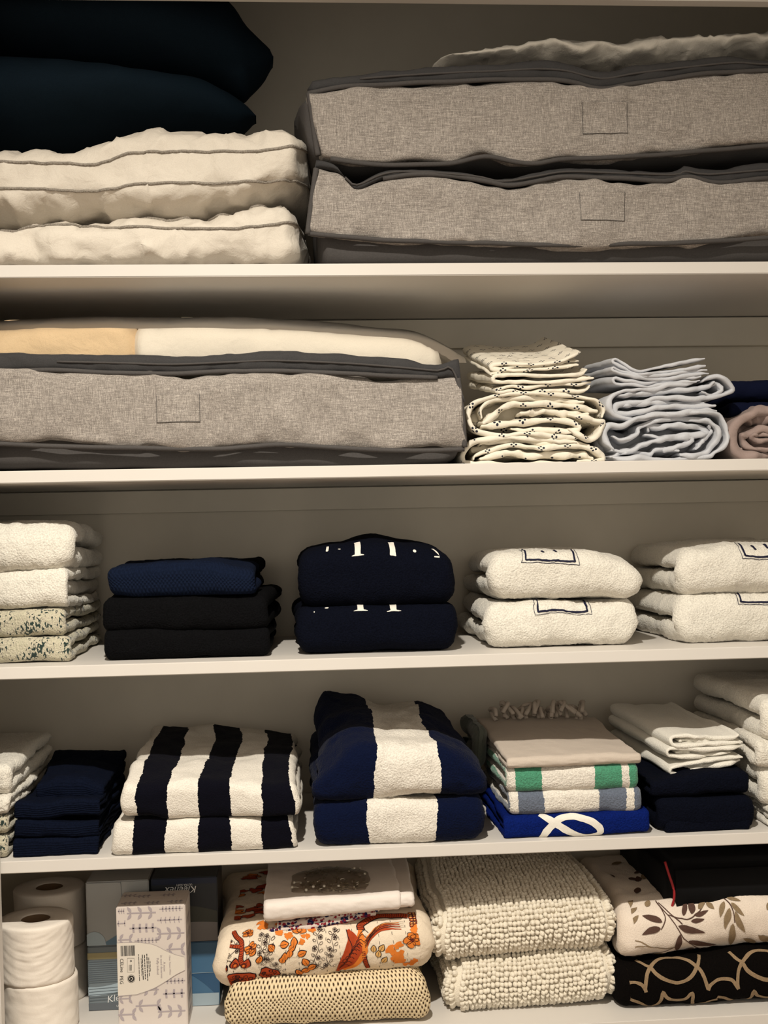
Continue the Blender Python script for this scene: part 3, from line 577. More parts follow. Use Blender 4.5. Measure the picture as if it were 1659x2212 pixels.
sheet('folded_sheet', [([(.4716,1.5464),(.5048,1.5435),(.5473,1.5431),(.593,1.5444),(.6327,1.5474),(.6497,1.5638),(.6576,1.5816),(.6517,1.602),(.6381,1.6111),(.5938,1.61),(.5482,1.6064),(.5193,1.6027),(.5026,1.5964),(.4784,1.5949),(.4638,1.5845),(.4648,1.5726),(.4718,1.5606)], .0085), ([(.4782,1.5798),(.4872,1.5758),(.5054,1.5809),(.5176,1.5852),(.5213,1.5949),(.542,1.6006),(.5785,1.6036),(.6197,1.603),(.6379,1.5939),(.6428,1.5759),(.6313,1.5596),(.6083,1.552),(.5778,1.5506)], .0085, .002), ([(.5358,1.5879),(.5359,1.5938),(.5541,1.595),(.5784,1.5971),(.618,1.5947),(.624,1.5866),(.5935,1.5826),(.563,1.5786),(.5296,1.5805)], .0085, .004), ([(.4755,1.5606),(.502,1.5572),(.5203,1.5623),(.5477,1.5713),(.5782,1.5768),(.6025,1.5735),(.5932,1.5641),(.5627,1.5592)], .009, .004), ([(.4705,1.55),(.502,1.5536),(.5322,1.5484),(.5475,1.5559),(.5779,1.5545)], .0085, .005), ([(.6053,1.5586),(.6177,1.5703),(.6331,1.582),(.6302,1.591)], .008, .006), ([(.472,1.571),(.5174,1.5718),(.6392,1.5759)], .05, .04)],
      .03, .22, M_sheet, 'crumpled pale grey fitted sheet bundle lying on the shelf board', 'sheet', GG, 55, wr=.0045)
sheet('folded_sheet', [([(.6128,1.6626),(.5641,1.6558),(.5185,1.6513),(.4883,1.6472),(.4736,1.637),(.4716,1.6229),(.4802,1.6121),(.5028,1.6064),(.5482,1.6094),(.5939,1.6135),(.6382,1.6189)], .0075), ([(.6189,1.662),(.6388,1.6707),(.6525,1.6637),(.664,1.6501),(.6492,1.6408),(.6094,1.6374),(.5486,1.6361),(.5032,1.6337),(.485,1.6295),(.4812,1.6204),(.4893,1.6167),(.5332,1.6209),(.594,1.6242),(.6367,1.6252)], .0075, .001), ([(.6156,1.6433),(.6278,1.6399),(.6462,1.6468),(.6408,1.6594),(.6279,1.653)], .006, .003), ([(.4894,1.6262),(.5182,1.6297),(.5637,1.6317),(.6185,1.6305)], .0075, .004), ([(.4882,1.6428),(.5488,1.6471),(.6188,1.6522),(.6341,1.6594)], .008, .004), ([(.4819,1.6286),(.5485,1.6308),(.6339,1.6386)], .035, .04)],
      .03, .22, M_sheet, 'pale grey flat sheet folded with a pointed corner at its right', 'sheet', GG, 56, wr=.003)
sheet('folded_pillowcase', [([(.6212,1.6964),(.5949,1.692),(.5493,1.6829),(.5189,1.6785),(.4979,1.6894),(.4836,1.6973),(.4805,1.6926),(.4978,1.6835),(.5189,1.6738),(.5643,1.6763),(.6229,1.6851)], .0055), ([(.6222,1.6798),(.5643,1.6733),(.5188,1.6708),(.4887,1.6789),(.4785,1.6837),(.4785,1.679),(.5037,1.671),(.549,1.6664),(.6267,1.675)], .0052, .002), ([(.616,1.6692),(.549,1.6628),(.5036,1.6633),(.4814,1.6713),(.4771,1.666),(.4884,1.6599),(.5489,1.6569),(.6085,1.6621)], .0055, .003), ([(.4886,1.67),(.5188,1.6667),(.6191,1.676)], .018, .03)],
      .03, .21, M_sheet, 'pale grey pillowcases folded in thin layers, sagging in the middle', 'pillowcase', GG, 57, dx=-.01, dz=.012, wr=.002)
M_navysheet = cloth('navy_sateen', S(13, 18, 40), kind='weave', var=.05, sheen=.0, spec=.08, bump=.6)
towel('folded_sheet', .6839,.8152,1.6069,1.6339,.08, M_navysheet, .2, 'dark navy sheet folded flat, lower of the two beside the pale grey sheets', 'sheet', 'navy sheets', 58, n=2.6)
towel('folded_sheet', .6827,.8276,1.6363,1.67,.09, M_navysheet, .2, 'dark navy sheet folded flat, upper of the two beside the pale grey sheets', 'sheet', 'navy sheets', 59, n=2.6)
M_mauve = cloth('taupe_sateen', S(150, 132, 126), kind='weave', var=.03, sheen=.15, bump=.8, rough=.6)
sheet('rolled_sheet', [([(.7308,1.5446),(.6878,1.5441),(.6695,1.5546),(.6642,1.5726),(.6684,1.5919),(.6855,1.6051),(.707,1.6138),(.7317,1.6171),(.7625,1.616)], .012), ([(.7248,1.5567),(.7002,1.5571),(.6835,1.5693),(.6821,1.5813),(.6975,1.5855),(.7128,1.5844),(.7313,1.5806)], .010, .004), ([(.7311,1.5686),(.7065,1.569),(.6974,1.5751),(.7082,1.5794),(.7312,1.5746)], .008, .006), ([(.6884,1.5991),(.7131,1.6047),(.747,1.6073)], .02, .01), ([(.6787,1.5574),(.7002,1.5511),(.7463,1.5534)], .02, .012), ([(.679,1.5753),(.7158,1.5748),(.762,1.5741)], .055, .03)],
      .03, .22, M_mauve, 'rolled taupe sheet with a crumpled open end at the right edge', 'sheet', None, 60, wr=.005)
# ------------------------------------------------------------------ third shelf
GW = 'white towels at the left of the third shelf'
def printed():
    m = cloth('printed_terry', WHITE, var=.09); t = m.node_tree; b = t.nodes['Principled BSDF']
    tc = t.nodes.new('ShaderNodeTexCoord'); old = b.inputs['Base Color'].links[0].from_socket
    mp = mapping(t, tc.outputs['Object'], (300, 300, 150)); v = nd(t, 'ShaderNodeTexNoise', {'Vector': mp, 'Scale': 1., 'Detail': 3.})
    big = nd(t, 'ShaderNodeTexNoise', {'Vector': tc.outputs['Object'], 'Scale': 28., 'Detail': 2.})
    k = mathn(t, 'ADD', mathn(t, 'MULTIPLY', v.outputs[0], .62), mathn(t, 'MULTIPLY', big.outputs[0], .38))
    c = ramp(t, k, [(0, S(205, 209, 190)), (.46, S(216, 214, 198)), (.555, S(222, 217, 205)), (.575, S(52, 72, 70)), (1, S(24, 42, 48))])
    t.links.new(mixc(t, 1., c, old, 'MULTIPLY'), b.inputs['Base Color'])
    return m
M_print = printed()

def T(name, box, dep, mat, label, cat, group, seed, **k):
    return towel(name, *box, mat, dep, label, cat, group, seed, **k)
T('bath_towel', (-.5782,-.3493,1.2578,1.2957,.042), .29, M_print, 'white towel with dark green specks, bottom of the third shelf\'s left stack', 'towel', 'speckled towels', 101)
T('bath_towel', (-.5771,-.3537,1.2951,1.3343,.042), .29, M_print, 'white towel with dark green specks, just under the plain white towels', 'towel', 'speckled towels', 102)
T('bath_towel', (-.5757,-.3483,1.3329,1.392,.042), .29, M_white, 'fluffy white towel lying directly on the speckled towels beside the black stack', 'towel', GW, 103, soft=.006, fine=.0012, res=.004, thick=.3)
T('bath_towel', (-.5737,-.3438,1.3913,1.4675,.042), .29, M_white, 'thick fluffy white towel topping the stack at the left end of the third shelf', 'towel', GW, 104, soft=.006, fine=.0012, res=.004, thick=.5, top=[[0, 0, -.012], [.004, .004, 0], [0, 0, -.015]])
GB = 'black towels beside the white ones'
T('hand_towel', (-.298,-.0534,1.2511,1.3006,.042), .29, M_black, 'black terry towel flat on the third shelf, bottom of its stack', 'towel', GB, 105, back=1.03, base=[[0, 0]])
T('hand_towel', (-.296,-.0502,1.2992,1.3514,.042), .29, M_black, 'black terry towel in the middle of its stack, under the navy waffle towel', 'towel', GB, 106, back=1.09)
M_waf = cloth('navy_waffle', S(15, 24, 44), kind='knit', var=.1, sheen=0, spec=.08, grain=1., bump=1.6)
T('waffle_towel', (-.2899,-.0706,1.3509,1.4023,.042), .16, M_waf, 'navy waffle-weave towel on top of the two black towels', 'towel', None, 107, top=[[-.004, 0, .002, -.012], [-.002, .003, .003, -.008]])
T('hand_towel', (-.2703,-.0719,1.3464,1.4019,.235), .10, M_black, 'black towel peeking out behind the navy waffle towel', 'towel', GB, 108)
GN = 'navy towels with white lettering'
n1 = T('bath_towel', (-.0125,.2318,1.2516,1.3298,.042), .28, M_navy, 'navy towel with white lettering, lying on the third shelf, lower of two', 'towel', GN, 109, rx=.022, n=3.6, flare=(-.004, .003, 0))
n2 = T('bath_towel', (-.0058,.2319,1.3269,1.4225,.042), .28, M_navy, 'navy towel with white lettering and humped top, upper of two', 'towel', GN, 110, rx=.024, n=3.4, flare=(-.002, .002, -.003), top=[[-.004, .001, .004, -.003, -.012], [-.004, .002, .014, .002, -.014], [-.01, .002, .01, 0, -.014]])
def letters(h, cx, items):
    for it in items:                                  # each embroidered stroke is a piece of its own
        p = Print(h.S, .0007); X = lambda a: (a-cx)*.000723
        if it[0] == 'bar': p.stroke([(X(it[1]), it[2]), (X(it[1])+.001, it[3])], it[4], 0, smooth=False); p.stroke([(X(it[1]-it[5]), it[2]-.0008), (X(it[1]), it[2]+.0006), (X(it[1]+it[5]), it[2]-.0008)], .0030, 0, taper=-1)
        elif it[0] == 'dot': p.blob(X(it[1]), it[2], it[3], it[4])
        else: p.stroke([(X(938), .060), (X(945), .050), (X(950), .041), (X(936), .0385)], .0045, 0, taper=.5)
        p.build('letter', [M_thread_white], h.o)
letters(n2, 814, [('bar', 778, .036, .066, .0092, 13), ('bar', 851, .036, .066, .0092, 6), ('bar', 711, .046, .060, .004, 0.5), ('dot', 738, .050, .0025, .0014), ('dot', 897, .046, .0022, .003), ('hook',)])
letters(n1, 812, [('bar', 780, .0285, .060, .0095, 15), ('bar', 849, .0285, .060, .0095, 15), ('dot', 708, .038, .0026, .0014), ('dot', 681, .030, .001, .001)])
GE = 'white towels with navy frames'
KE = dict(soft=.0055, fine=.0012, res=.0038, n=3.8)
e1 = T('bath_towel', (.2819,.5154,1.2543,1.3296,.056), .285, M_white, 'white towel with navy frame emblem beside the navy pair, lower of two', 'towel', GE, 111, flare=(-.006, .006, -.004), **KE)
e2 = T('bath_towel', (.2911,.5194,1.3288,1.4047,.056), .285, M_white, 'white towel with navy frame emblem beside the navy pair, upper of two', 'towel', GE, 112, flare=(-.008, .006, -.006), top=[[0, .003, 0, -.014], [0, .002, .001, -.006], [-.004, 0, 0, -.01]], **KE)
e3 = T('bath_towel', (.5845,.831,1.2553,1.3329,.056), .285, M_white, 'white towel with navy frame emblem at the right edge of the shelf, lower of two', 'towel', GE, 113, flare=(-.006, .006, -.004), **KE)
e4 = T('bath_towel', (.5856,.8318,1.3315,1.4097,.056), .285, M_white, 'white towel with navy frame emblem at the right edge of the shelf, upper of two', 'towel', GE, 114, flare=(-.006, .006, -.006), top=[[-.008, 0, .003, 0], [-.008, 0, .003, 0], [-.006, 0, 0, 0]], **KE)
def emblem(h, xa, xb, sb, st, letters):
    p = Print(h.S, .0011)
    p.stroke([(xa, st), (xa+.002, sb+.004), (xa+.006, sb), ((xa+xb)/2, sb-.0015), (xb-.006, sb), (xb-.002, sb+.004), (xb, st)], .0030, 0)
    p.stroke([(xa-.005, st), (xa-.0035, sb-.001), (xa+.002, sb-.0045), ((xa+xb)/2, sb-.0055), (xb-.002, sb-.0045), (xb+.0035, sb-.001), (xb+.005, st)], .0009, 0)
    for x, s0, ln in letters: p.stroke([(x+.002, s0), (x-.002, s0+ln)], .0040, 0, smooth=False)
    p.build('emblem', [M_thread_navy], h.o)
emblem(e2, -.062, .019, .021, .066, [(-.034, .036, .008), (-.013, .037, .008)])
emblem(e1, -.036, .043, .0205, .060, [])
emblem(e4, -.022, .075, .023, .070, [(-.002, .036, .013), (.018, .037, .012), (.040, .038, .012)])
emblem(e3, -.022, .085, .030, .060, [])
# ------------------------------------------------------------------ fourth shelf
GL = 'white towels at the left end of the fourth shelf'
T('bath_towel', (-.6298,-.4421,.9794,1.0087,.012), .29, M_print, 'speckled white towel at the fourth shelf\'s left end, bottom of its stack', 'towel', 'speckled towels on the fourth shelf', 121)
T('bath_towel', (-.6289,-.4386,1.0087,1.0386,.012), .29, M_print, 'speckled white towel at the fourth shelf\'s left end, second from the bottom', 'towel', 'speckled towels on the fourth shelf', 122)
T('bath_towel', (-.628,-.4338,1.0385,1.0644,.012), .29, M_white, 'plain white towel directly on the speckled towels of the fourth shelf', 'towel', GL, 123, **KE)
T('bath_towel', (-.6269,-.4355,1.0637,1.1079,.012), .29, M_white, 'plain white towel on top of the stack beside the navy face cloths', 'towel', GL, 124, **KE)
M_rib = cloth('navy_ribbed_terry', S(10, 16, 32), kind='rib', var=.14, sheen=0, spec=.06, bump=1.3)
GK = 'navy ribbed towels in the folded pile'
for k, (a, b, c, d, lb) in enumerate(((34, 208, 1851, 1812, 'navy ribbed towel flat on the fourth shelf, bottom of the pile'), (38, 212, 1813, 1780, 'navy ribbed towel in the pile, second from the bottom'), (44, 214, 1781, 1744, 'navy ribbed towel in the pile, just under the small face cloth'))):
    T('hand_towel', ((-.4331+(a-34)*.0007), (-.4331+(b-34)*.0007), .9722+(1851-c)*.000715, .9722+(1851-d)*.000715, .018), .27, M_rib, lb, 'towel', GK, 130+k, thick=.27, res=.004, soft=.005, top=None if k < 2 else [[0, 0], [.006, .004], [.034, .03]])
T('face_cloth', (-.4077,-.3081,1.0375,1.0803,.056), .13, M_rib, 'small navy face cloth lying on top of the navy ribbed towels', 'face cloth', None, 134, thick=.27, res=.004, soft=.005, top=[[-.008, 0, 0, -.012], [0, .004, 0, -.01]])
E_INK = S(9, 9, 19); E_W = S(222, 216, 206)
def bands(x0, lst):
    return (x0-.02, x0+.40, [(x0-.02, lst[0][1])]+[(x0+a, c) for a, c in lst])
ST = 'black and white striped towels'
def stripes(px, cols, cx, sc): return (-.20, .20, [(-.2, cols[0])]+[((p-cx)*sc, c) for p, c in zip(px, cols[1:])])
B2 = (E_W, E_INK, E_W, E_INK, E_W, E_INK, E_W)
m = cloth('striped_terry_lower', WHITE, sheen=.02, spec=.06, stripes=stripes((296, 363, 429, 495, 562, 623), B2, 445, .000717), var=.07, grain=1.3, bump=.7)
T('beach_towel', (-.2846,-.0142,.9649,1.0247,.002), .30, m, 'black and white striped towel on the shelf board, lower of two', 'towel', ST, 141, rz=.02, flare=(.002, 0, -.004), soft=.005, thick=.3)
m = cloth('striped_terry_upper', WHITE, sheen=.02, spec=.06, stripes=stripes((301, 366, 432, 498, 562, 625), B2, 455, .000717), var=.07, grain=1.3, bump=.7)
T('beach_towel', (-.2725,-.0103,1.0238,1.0759,.002), .31, m, 'black and white striped towel, upper of two, its back half in shade', 'towel', ST, 142, flare=(0, .002, -.006), soft=.006, top=[[.002, .006, .002, -.002], [.022, .020, .012, .008], [.034, .028, .022, .018], [.040, .034, .026, .020]], thick=.3)
GP = 'navy towels with one wide white stripe'
NV = S(8, 16, 42)
m = cloth('wide_stripe_lower', WHITE, sheen=.03, spec=.06, stripes=stripes((796, 937), (NV, E_W, NV), 863, .00072), var=.09)
T('beach_towel', (.0102,.2647,.9658,1.0416,.003), .29, m, 'navy towel with a wide white stripe, flat on the shelf, lower of two', 'towel', GP, 143, flare=(-.004, .002, -.002), soft=.005, fine=.0009, res=.004)
m = cloth('wide_stripe_upper', WHITE, sheen=.03, spec=.06, stripes=stripes((806, 945), (NV, E_W, NV), 859, .00072), var=.09)
T('beach_towel', (.0048,.2674,1.0396,1.1076,.003), .29, m, 'navy towel with a wide white stripe and rumpled raised back, upper of two', 'towel', GP, 144, flare=(.002, .002, -.016), back=.93, soft=.007, fine=.0009, res=.004, top=[[-.012, .016, .012, .010, -.016], [.008, .030, .022, .018, -.004], [.036, .044, .030, .030, .008], [.064, .056, .034, .038, .020]])
M_blue = cloth('royal_blue_terry', S(9, 28, 96), var=.12, sheen=0, spec=.06)
bt = T('beach_towel', (.2942,.5199,.9647,1.0079,.012), .29, M_blue, 'royal blue towel with a white script letter, flat on the fourth shelf', 'towel', None, 151, soft=.003, thick=.3)
p = Print(bt.S, .0009); q = lambda a, b: ((a-1245)*.00073, (1787-b)*.00078)
p.stroke([q(1173, 1820), q(1179, 1800), q(1195, 1782), q(1214, 1769), q(1238, 1767), q(1270, 1776), q(1291, 1791), q(1292, 1804), q(1278, 1810), q(1254, 1809), q(1226, 1797), q(1203, 1782), q(1187, 1771), q(1170, 1758)], .0110, 0)
p.build('lettering', [M_thread_white], bt.o)
GR, GY = S(74, 142, 112), S(98, 106, 122)
m = cloth('grey_stripe_terry', WHITE, stripes=stripes((1105, 1121, 1178, 1292, 1347, 1363), (GY, E_W, GY, E_W, GY, E_W, GY), 1243, .00073), var=.1)
T('beach_towel', (.3047,.5086,1.0034,1.0437,.016), .27, m, 'white towel with slate grey stripes between the green striped one and the blue one', 'towel', None, 152, soft=.003)
m = cloth('green_stripe_terry', WHITE, stripes=stripes((1098, 1115, 1174, 1285, 1342, 1358), (GR, E_W, GR, E_W, GR, E_W, GR), 1239, .00073), var=.1)
T('beach_towel', (.3018,.5063,1.0403,1.0813,.016), .27, m, 'white towel with green stripes under the plain taupe throw', 'towel', None, 153, soft=.003)
M_taupe = cloth('taupe_throw', S(190, 178, 166), kind='weave', var=.03, sheen=.1, bump=.5)
th = T('throw', (.3002,.5099,1.08,1.0983,.012), .29, M_taupe, 'plain taupe throw with a fringe at the back, folded on the green striped towel', 'throw', None, 154, soft=.002, top=[[0, 0, 0, -.002], [.004, .006, .004, 0], [.012, .014, .012, .006]], n=2.4, rx=.006)
rs = random.Random(4)
for k in range(16):                                   # knotted fringe
    x = -.075+k*.0105+rs.uniform(-.003, .003); zz = .030+.006*math.sin(k*1.3)
    tube('fringe_tassel', [(x, .262, zz), (x+rs.uniform(-.01, .01), .278, zz+.016), (x+rs.uniform(-.012, .012), .262+rs.uniform(-.01, .01), zz+.020+rs.uniform(0, .008)), (x+rs.uniform(-.012, .012), .246, zz+.010)], .0038, M_taupe, th.o, nr=6, step=.008)
M_darkfr = cloth('grey_green_cotton', S(88, 92, 84), kind='weave', var=.1)
fr_ = T('scarf', (.2699,.2959,1.043,1.114,.17), .14, M_darkfr, 'grey green fringed cloth stuffed behind between the navy striped towel and the throw', 'scarf', None, 155, soft=.008)
GC = 'white face cloths on the navy pile'
def loops(lst, label, seed):
    sheet('face_cloth', lst, .045, .26, M_white2, label, 'face cloth', GC, seed, dx=-.025, dz=.012, wr=.0018, nx=40)
loops([([(.6744,1.0795),(.6134,1.073),(.5696,1.0687),(.5614,1.0627),(.568,1.0573),(.6133,1.0615),(.6744,1.0732)], .0058), ([(.5842,1.0668),(.628,1.069),(.6632,1.0747)], .009, .012)], 'white face cloth folded flat, bottom one of three on the navy pile', 161)
loops([([(.659,1.0864),(.6135,1.0816),(.5698,1.0808),(.56,1.0874),(.5618,1.0934),(.5729,1.095),(.6137,1.0925),(.6782,1.0961)], .0062), ([(.5786,1.0874),(.6195,1.0871),(.6576,1.0916)], .010, .012)], 'white face cloth folded flat, middle one of three on the navy pile', 162)
loops([([(.674,1.113),(.6637,1.1093),(.6373,1.1084),(.5994,1.1119),(.5746,1.1122),(.5678,1.1061),(.5744,1.0984),(.6138,1.0994),(.6788,1.1019)], .0064), ([(.5847,1.1049),(.6285,1.1041),(.6665,1.1057)], .011, .008)], 'white face cloth with a curled hem, top one of three on the navy pile', 163)
GD = 'navy towels under the white face cloths'
T('hand_towel', (.547,.679,.9657,.995,.016), .28, M_navy, 'navy towel under the white face cloths, bottom of its pile', 'towel', GD, 165)
T('hand_towel', (.5344,.6866,.9936,1.025,.016), .28, M_navy, 'navy towel under the white face cloths, middle of its pile', 'towel', GD, 166)
T('hand_towel', (.5277,.6797,1.0239,1.0581,.016), .28, M_navy, 'navy towel directly below the white face cloths', 'towel', GD, 167, top=[[-.012, 0, 0], [.0, .004, .004], [.008, .012, .012]])
GT = 'white bath towels at the right end of the fourth shelf'
for k, (a, b, c, lb, fx) in enumerate(((1655, 1793, 1742, 'bottom', .3), (1640, 1744, 1652, 'second from the bottom', .5), (1628, 1654, 1596, 'third from the bottom', .5), (1640, 1598, 1502, 'topmost', .5))):
    T('bath_towel', ((.6983+(a-1640)*.00072), .96, .9669+(1793-b)*.00072, .9669+(1793-c)*.00072, .015), .31, M_white, 'white bath towel at the fourth shelf\'s right end, %s in its stack' % lb, 'towel', GT, 170+k, thick=fx, **KE)
# ------------------------------------------------------------------ lowest shelf: rolls and boxes
def lathe(name, prof, mat, parent=None, nseg=64, warp=None, closed=True):
    P = np.asarray(prof, float); th = np.linspace(0, 2*np.pi, nseg, endpoint=False)
    V = np.stack([P[:, None, 0]*np.cos(th), P[:, None, 0]*np.sin(th), np.repeat(P[:, None, 1], nseg, 1)], -1)
    if warp is not None: V = warp(V, th, P)
    Fq = grid_faces(len(P)+1 if closed else len(P), nseg) % (len(P)*nseg)
    o = link(name, mesh_np(V.reshape(-1, 3), Fq), mat, parent); fix_normals(o.data); return o
M_tissue = cloth('tissue_paper', S(228, 219, 208), kind='weave', var=.02, sheen=.05, bump=.35)
M_card = plain('grey_cardboard', S(120, 98, 76), .85, .15)
def roll(x, y, z, r, h, label, seed, drape=0.):
    root = empty('toilet_roll', (x, y, z), label, 'toilet roll', 'toilet rolls')
    rc = .0215
    outer = [(r-.0015, .0005), (r, .003)]+[(r, t) for t in np.linspace(.006, h-.006, 46)]+[(r, h-.003), (r-.0015, h-.0003)]
    prof = outer+[(r*.8, h), (r*.6, h), (rc+.002, h), (rc+.0005, h-.001), (rc+.0005, .001), (rc+.002, 0), (r*.7, 0)]
    ins = []
    def warp(V, th, P):
        k = len(outer); f = (P[:k, 1]/h)[:, None]
        fr = np.exp(-((th-4.9+np.pi) % (2*np.pi)-np.pi)**2/.9)[None]           # swags of the loose outer ply, hanging on the front
        u = ((th-4.7+np.pi) % (2*np.pi)-np.pi)[None]
        zz = P[:k, 1][:, None]-.034*(u/1.3)**2
        d = drape*(.35+1.3*np.abs(vnoise(np.stack([(th*2.2)[None]+0*zz, zz*22, seed+0*zz], -1))[..., 0]))*(.0016*np.sin(zz*430+1.0*np.sin(u*3+seed))+.0008*np.sin(zz*900+u*5+seed))*np.sin(np.pi*np.clip(f, 0, 1))**.5
        n = vnoise(np.stack([np.repeat((th*6)[None], k, 0), P[:k, 1][:, None]*90+0*th[None], seed+0*f+0*th[None]], -1))[..., 0]*.0007
        rr = (V[:k, :, 0]**2+V[:k, :, 1]**2)**.5; s_ = 1+(d*np.clip(fr*1.6, 0, 1)+n)/rr
        V[:k, :, 0] *= s_; V[:k, :, 1] *= s_
        return V
    lathe('paper', prof, M_tissue, root, 96, warp)
    lathe('core', [(rc, .0015), (rc, h-.002), (rc-.001, h-.002), (rc-.001, .0015)], M_card, root, 32)
    return root
zb = SH[4]; x1 = -.416; x2 = -.4251
roll(x1, .088, zb, .0565, .080, 'toilet roll at the front left of the lowest shelf, under another roll', 1, .08)
roll(x1-.004, .087, zb+.0805, .0560, .088, 'toilet roll with draped outer ply, standing on top of the front left roll', 2, .30)
roll(x2+.002, .212, zb, .0565, .087, 'toilet roll standing at the back, hidden below another roll', 3, .1)
roll(x2, .212, zb+.0875, .0565, .092, 'toilet roll on top of the rear roll, close under the shelf above', 4, .1)
def box(name, x0, x1, y0, y1, z0, z1, mat, label, group='tissue boxes', rz=0):
    root = empty(name, ((x0+x1)/2, (y0+y1)/2, z0), label, 'tissue box', group, rz)
    o = rbox('carton', x0-(x0+x1)/2, x1-(x0+x1)/2, y0-(y0+y1)/2, y1-(y0+y1)/2, 0, z1-z0, mat, .0015, root, origin=(0, 0, 0))
    return root, (x1-x0)/2, (y1-y0)/2, z1-z0
M_lil = plain('lilac_grey_card', S(207, 197, 190), .5, .3, var=.01); M_lilp = plain('lilac_print', S(166, 156, 160), .55, .3, var=.02); M_label = plain('ivory_print', S(215, 207, 196), .55, .3, var=.01)
lx0, lx1 = -.2922, -.1885; lzt = .8821
root, hx, hy, hz = box('tissue_box', lx0, lx1, .05, .125, zb, lzt, M_lil, 'pale tissue box with lilac twig print, standing upright beside the toilet rolls')
sf = Flat((0, -hy-.0002, 0), (1, 0, 0), (0, 0, 1)); PW_ = 2*hx
p = Print(sf, .0002)
def pq(cx, cy):                                     # panel print measured on the box front
    return ((cx-150-(cy-440)*.037)/1055*PW_-hx, hz-(cy-440)/1055*PW_*1.0)
def twig(cx, cy, ln, sc, kind, flip=1, n=4, ang=0.):
    x, t = pq(cx, cy); L = ln/1055*PW_; c_, s_ = math.cos(ang), math.sin(ang)
    p.stroke([(x-L/2*c_, t-L/2*s_), (x+L/2*c_, t+L/2*s_)], .0021*sc, 0)
    for k in range(n):
        u = -.36+.72*k/(n-1); px_, pt_ = x+L*u*c_, t+L*u*s_
        for sg in (1, -1):
            if kind == 'leaf': p.leaf(px_, pt_, (ang if flip > 0 else math.pi+ang)+sg*1.25, .0115*sc, .0046*sc, 0, curve=-sg*.45, n=9)
            elif kind == 'block': p.stroke([(px_, pt_), (px_+.0006, pt_+sg*.0066*sc)], .0030*sc, 0)
            else: p.stroke([(px_, pt_), (px_+.0022*flip*sc*.6, pt_+sg*.0056*sc)], .0014*sc, 0)
for a in ((230, 500, 100, .7, 'pin', 1, 3), (540, 540, 440, 1., 'leaf', -1, 3), (990, 492, 360, .6, 'block', 1, 6), (235, 690, 130, .8, 'pin', 1, 2), (970, 665, 380, .85, 'pin', 1, 5), (565, 775, 410, 1., 'block', 1, 4), (990, 875, 420, 1., 'leaf', -1, 3), (290, 945, 200, .9, 'leaf', 1, 2), (630, 970, 380, .6, 'block', 1, 6), (1060, 1125, 260, 1., 'leaf', 1, 2),
          (1060, 1620, 320, .6, 'block', 1, 5), (300, 1860, 190, .8, 'leaf', 1, 2), (720, 1740, 200, .9, 'leaf', -1, 2), (1050, 1815, 330, 1., 'block', 1, 3), (660, 1985, 380, 1., 'leaf', 1, 2), (330, 2110, 260, 1., 'leaf', 1, 2), (1020, 2090, 420, 1., 'leaf', -1, 3)):
    twig(*a)
X, Tt = [], []
lab = [pq(*v) for v in ((172, 985), (440, 990), (620, 1010), (760, 1050), (920, 1140), (1060, 1205), (1205, 1250))]; lab2 = [pq(*v) for v in ((200, 1810), (480, 1800), (620, 1760), (760, 1710), (920, 1620), (1080, 1520), (1218, 1455))]
A = np.array(lab); B = np.array(lab2); k_ = np.linspace(0, 1, 5)[:, None]
p.grid(A[None, :, 0]*(1-k_)+B[None, :, 0]*k_, A[None, :, 1]*(1-k_)+B[None, :, 1]*k_, 1, 2)
p.stroke(lab, .0004, 2, 3); p.stroke(lab2, .0004, 2, 3)
rs = random.Random(3)
bx, bt_ = pq(235, 1195); bx2, bt2 = pq(445, 1035); xx = bx
while xx < bx2-.0008:                               # bar code
    wd = rs.choice((.0003, .0006, .0009)); p.rect(xx, xx+wd, bt_, bt2, 3, 3); xx += wd+rs.choice((.0003, .0005, .0009))
for cx, y0_, y1_, wd in ((505, 1175, 1610, 9), (545, 1240, 1530, 7), (562, 1185, 1590, 12), (595, 1190, 1590, 12), (630, 1175, 1600, 12), (660, 1235, 1535, 9), (683, 1290, 1480, 7)):
    t0 = y0_
    while t0 < y1_-20:                              # lines of small print, run down the panel
        ln = min(rs.randint(16, 70), y1_-t0); p.stroke([pq(cx+(t0-y0_)*.05, t0), pq(cx+(t0+ln-y0_)*.05, t0+ln)], wd/1055*PW_, 3, 3, smooth=False); t0 += ln+10
x, t = pq(398, 1552); p.ring(x, t, .0038, .0038, .0018, 3, 3); p.blob(x-.0003, t, .0018, .0022, 3, 3, .3, 2); p.ring(x, t, .0056, .0060, .0004, 3, 3)
for e_ in ([(335, 1230), (440, 1235)], [(440, 1235), (442, 1450)], [(442, 1450), (338, 1445)], [(338, 1445), (335, 1230)]): p.stroke([pq(*e_[0]), pq(*e_[1])], .0003, 3, 3, smooth=False)
x, t = pq(390, 1275)
for k in range(3): a = k*2.094; p.stroke([(x+.0016*math.cos(a), t+.0016*math.sin(a)), (x+.0016*math.cos(a+1.7), t+.0016*math.sin(a+1.7))], .0006, 3, 3, smooth=False)
for cx in (365, 382, 400): p.stroke([pq(cx, 1335), pq(cx, 1425)], .0007, 3, 3, smooth=False)
p.build('twig_print', [M_lilp, M_label, M_lilp, M_ink], root)
rt = (math.pi/2, math.pi/2, 0)
for s_, cx, cy, sz in (('A nose', 885, 1310, 44), ('in need deserves', 835, 1205, 44), ('Puffy indeed', 780, 1245, 44), ('Clean Tissues White', 970, 1215, 30), ('CELine', 225, 1230, 62), ('PEG', 225, 1500, 62)):
    x, t = pq(cx, cy); text(s_, sz/1055*PW_*1.15, (x, -hy-.0014, t), (0, math.pi/2, -math.pi/2), M_ink if sz > 60 else M_lilp, root, sx=1.05)
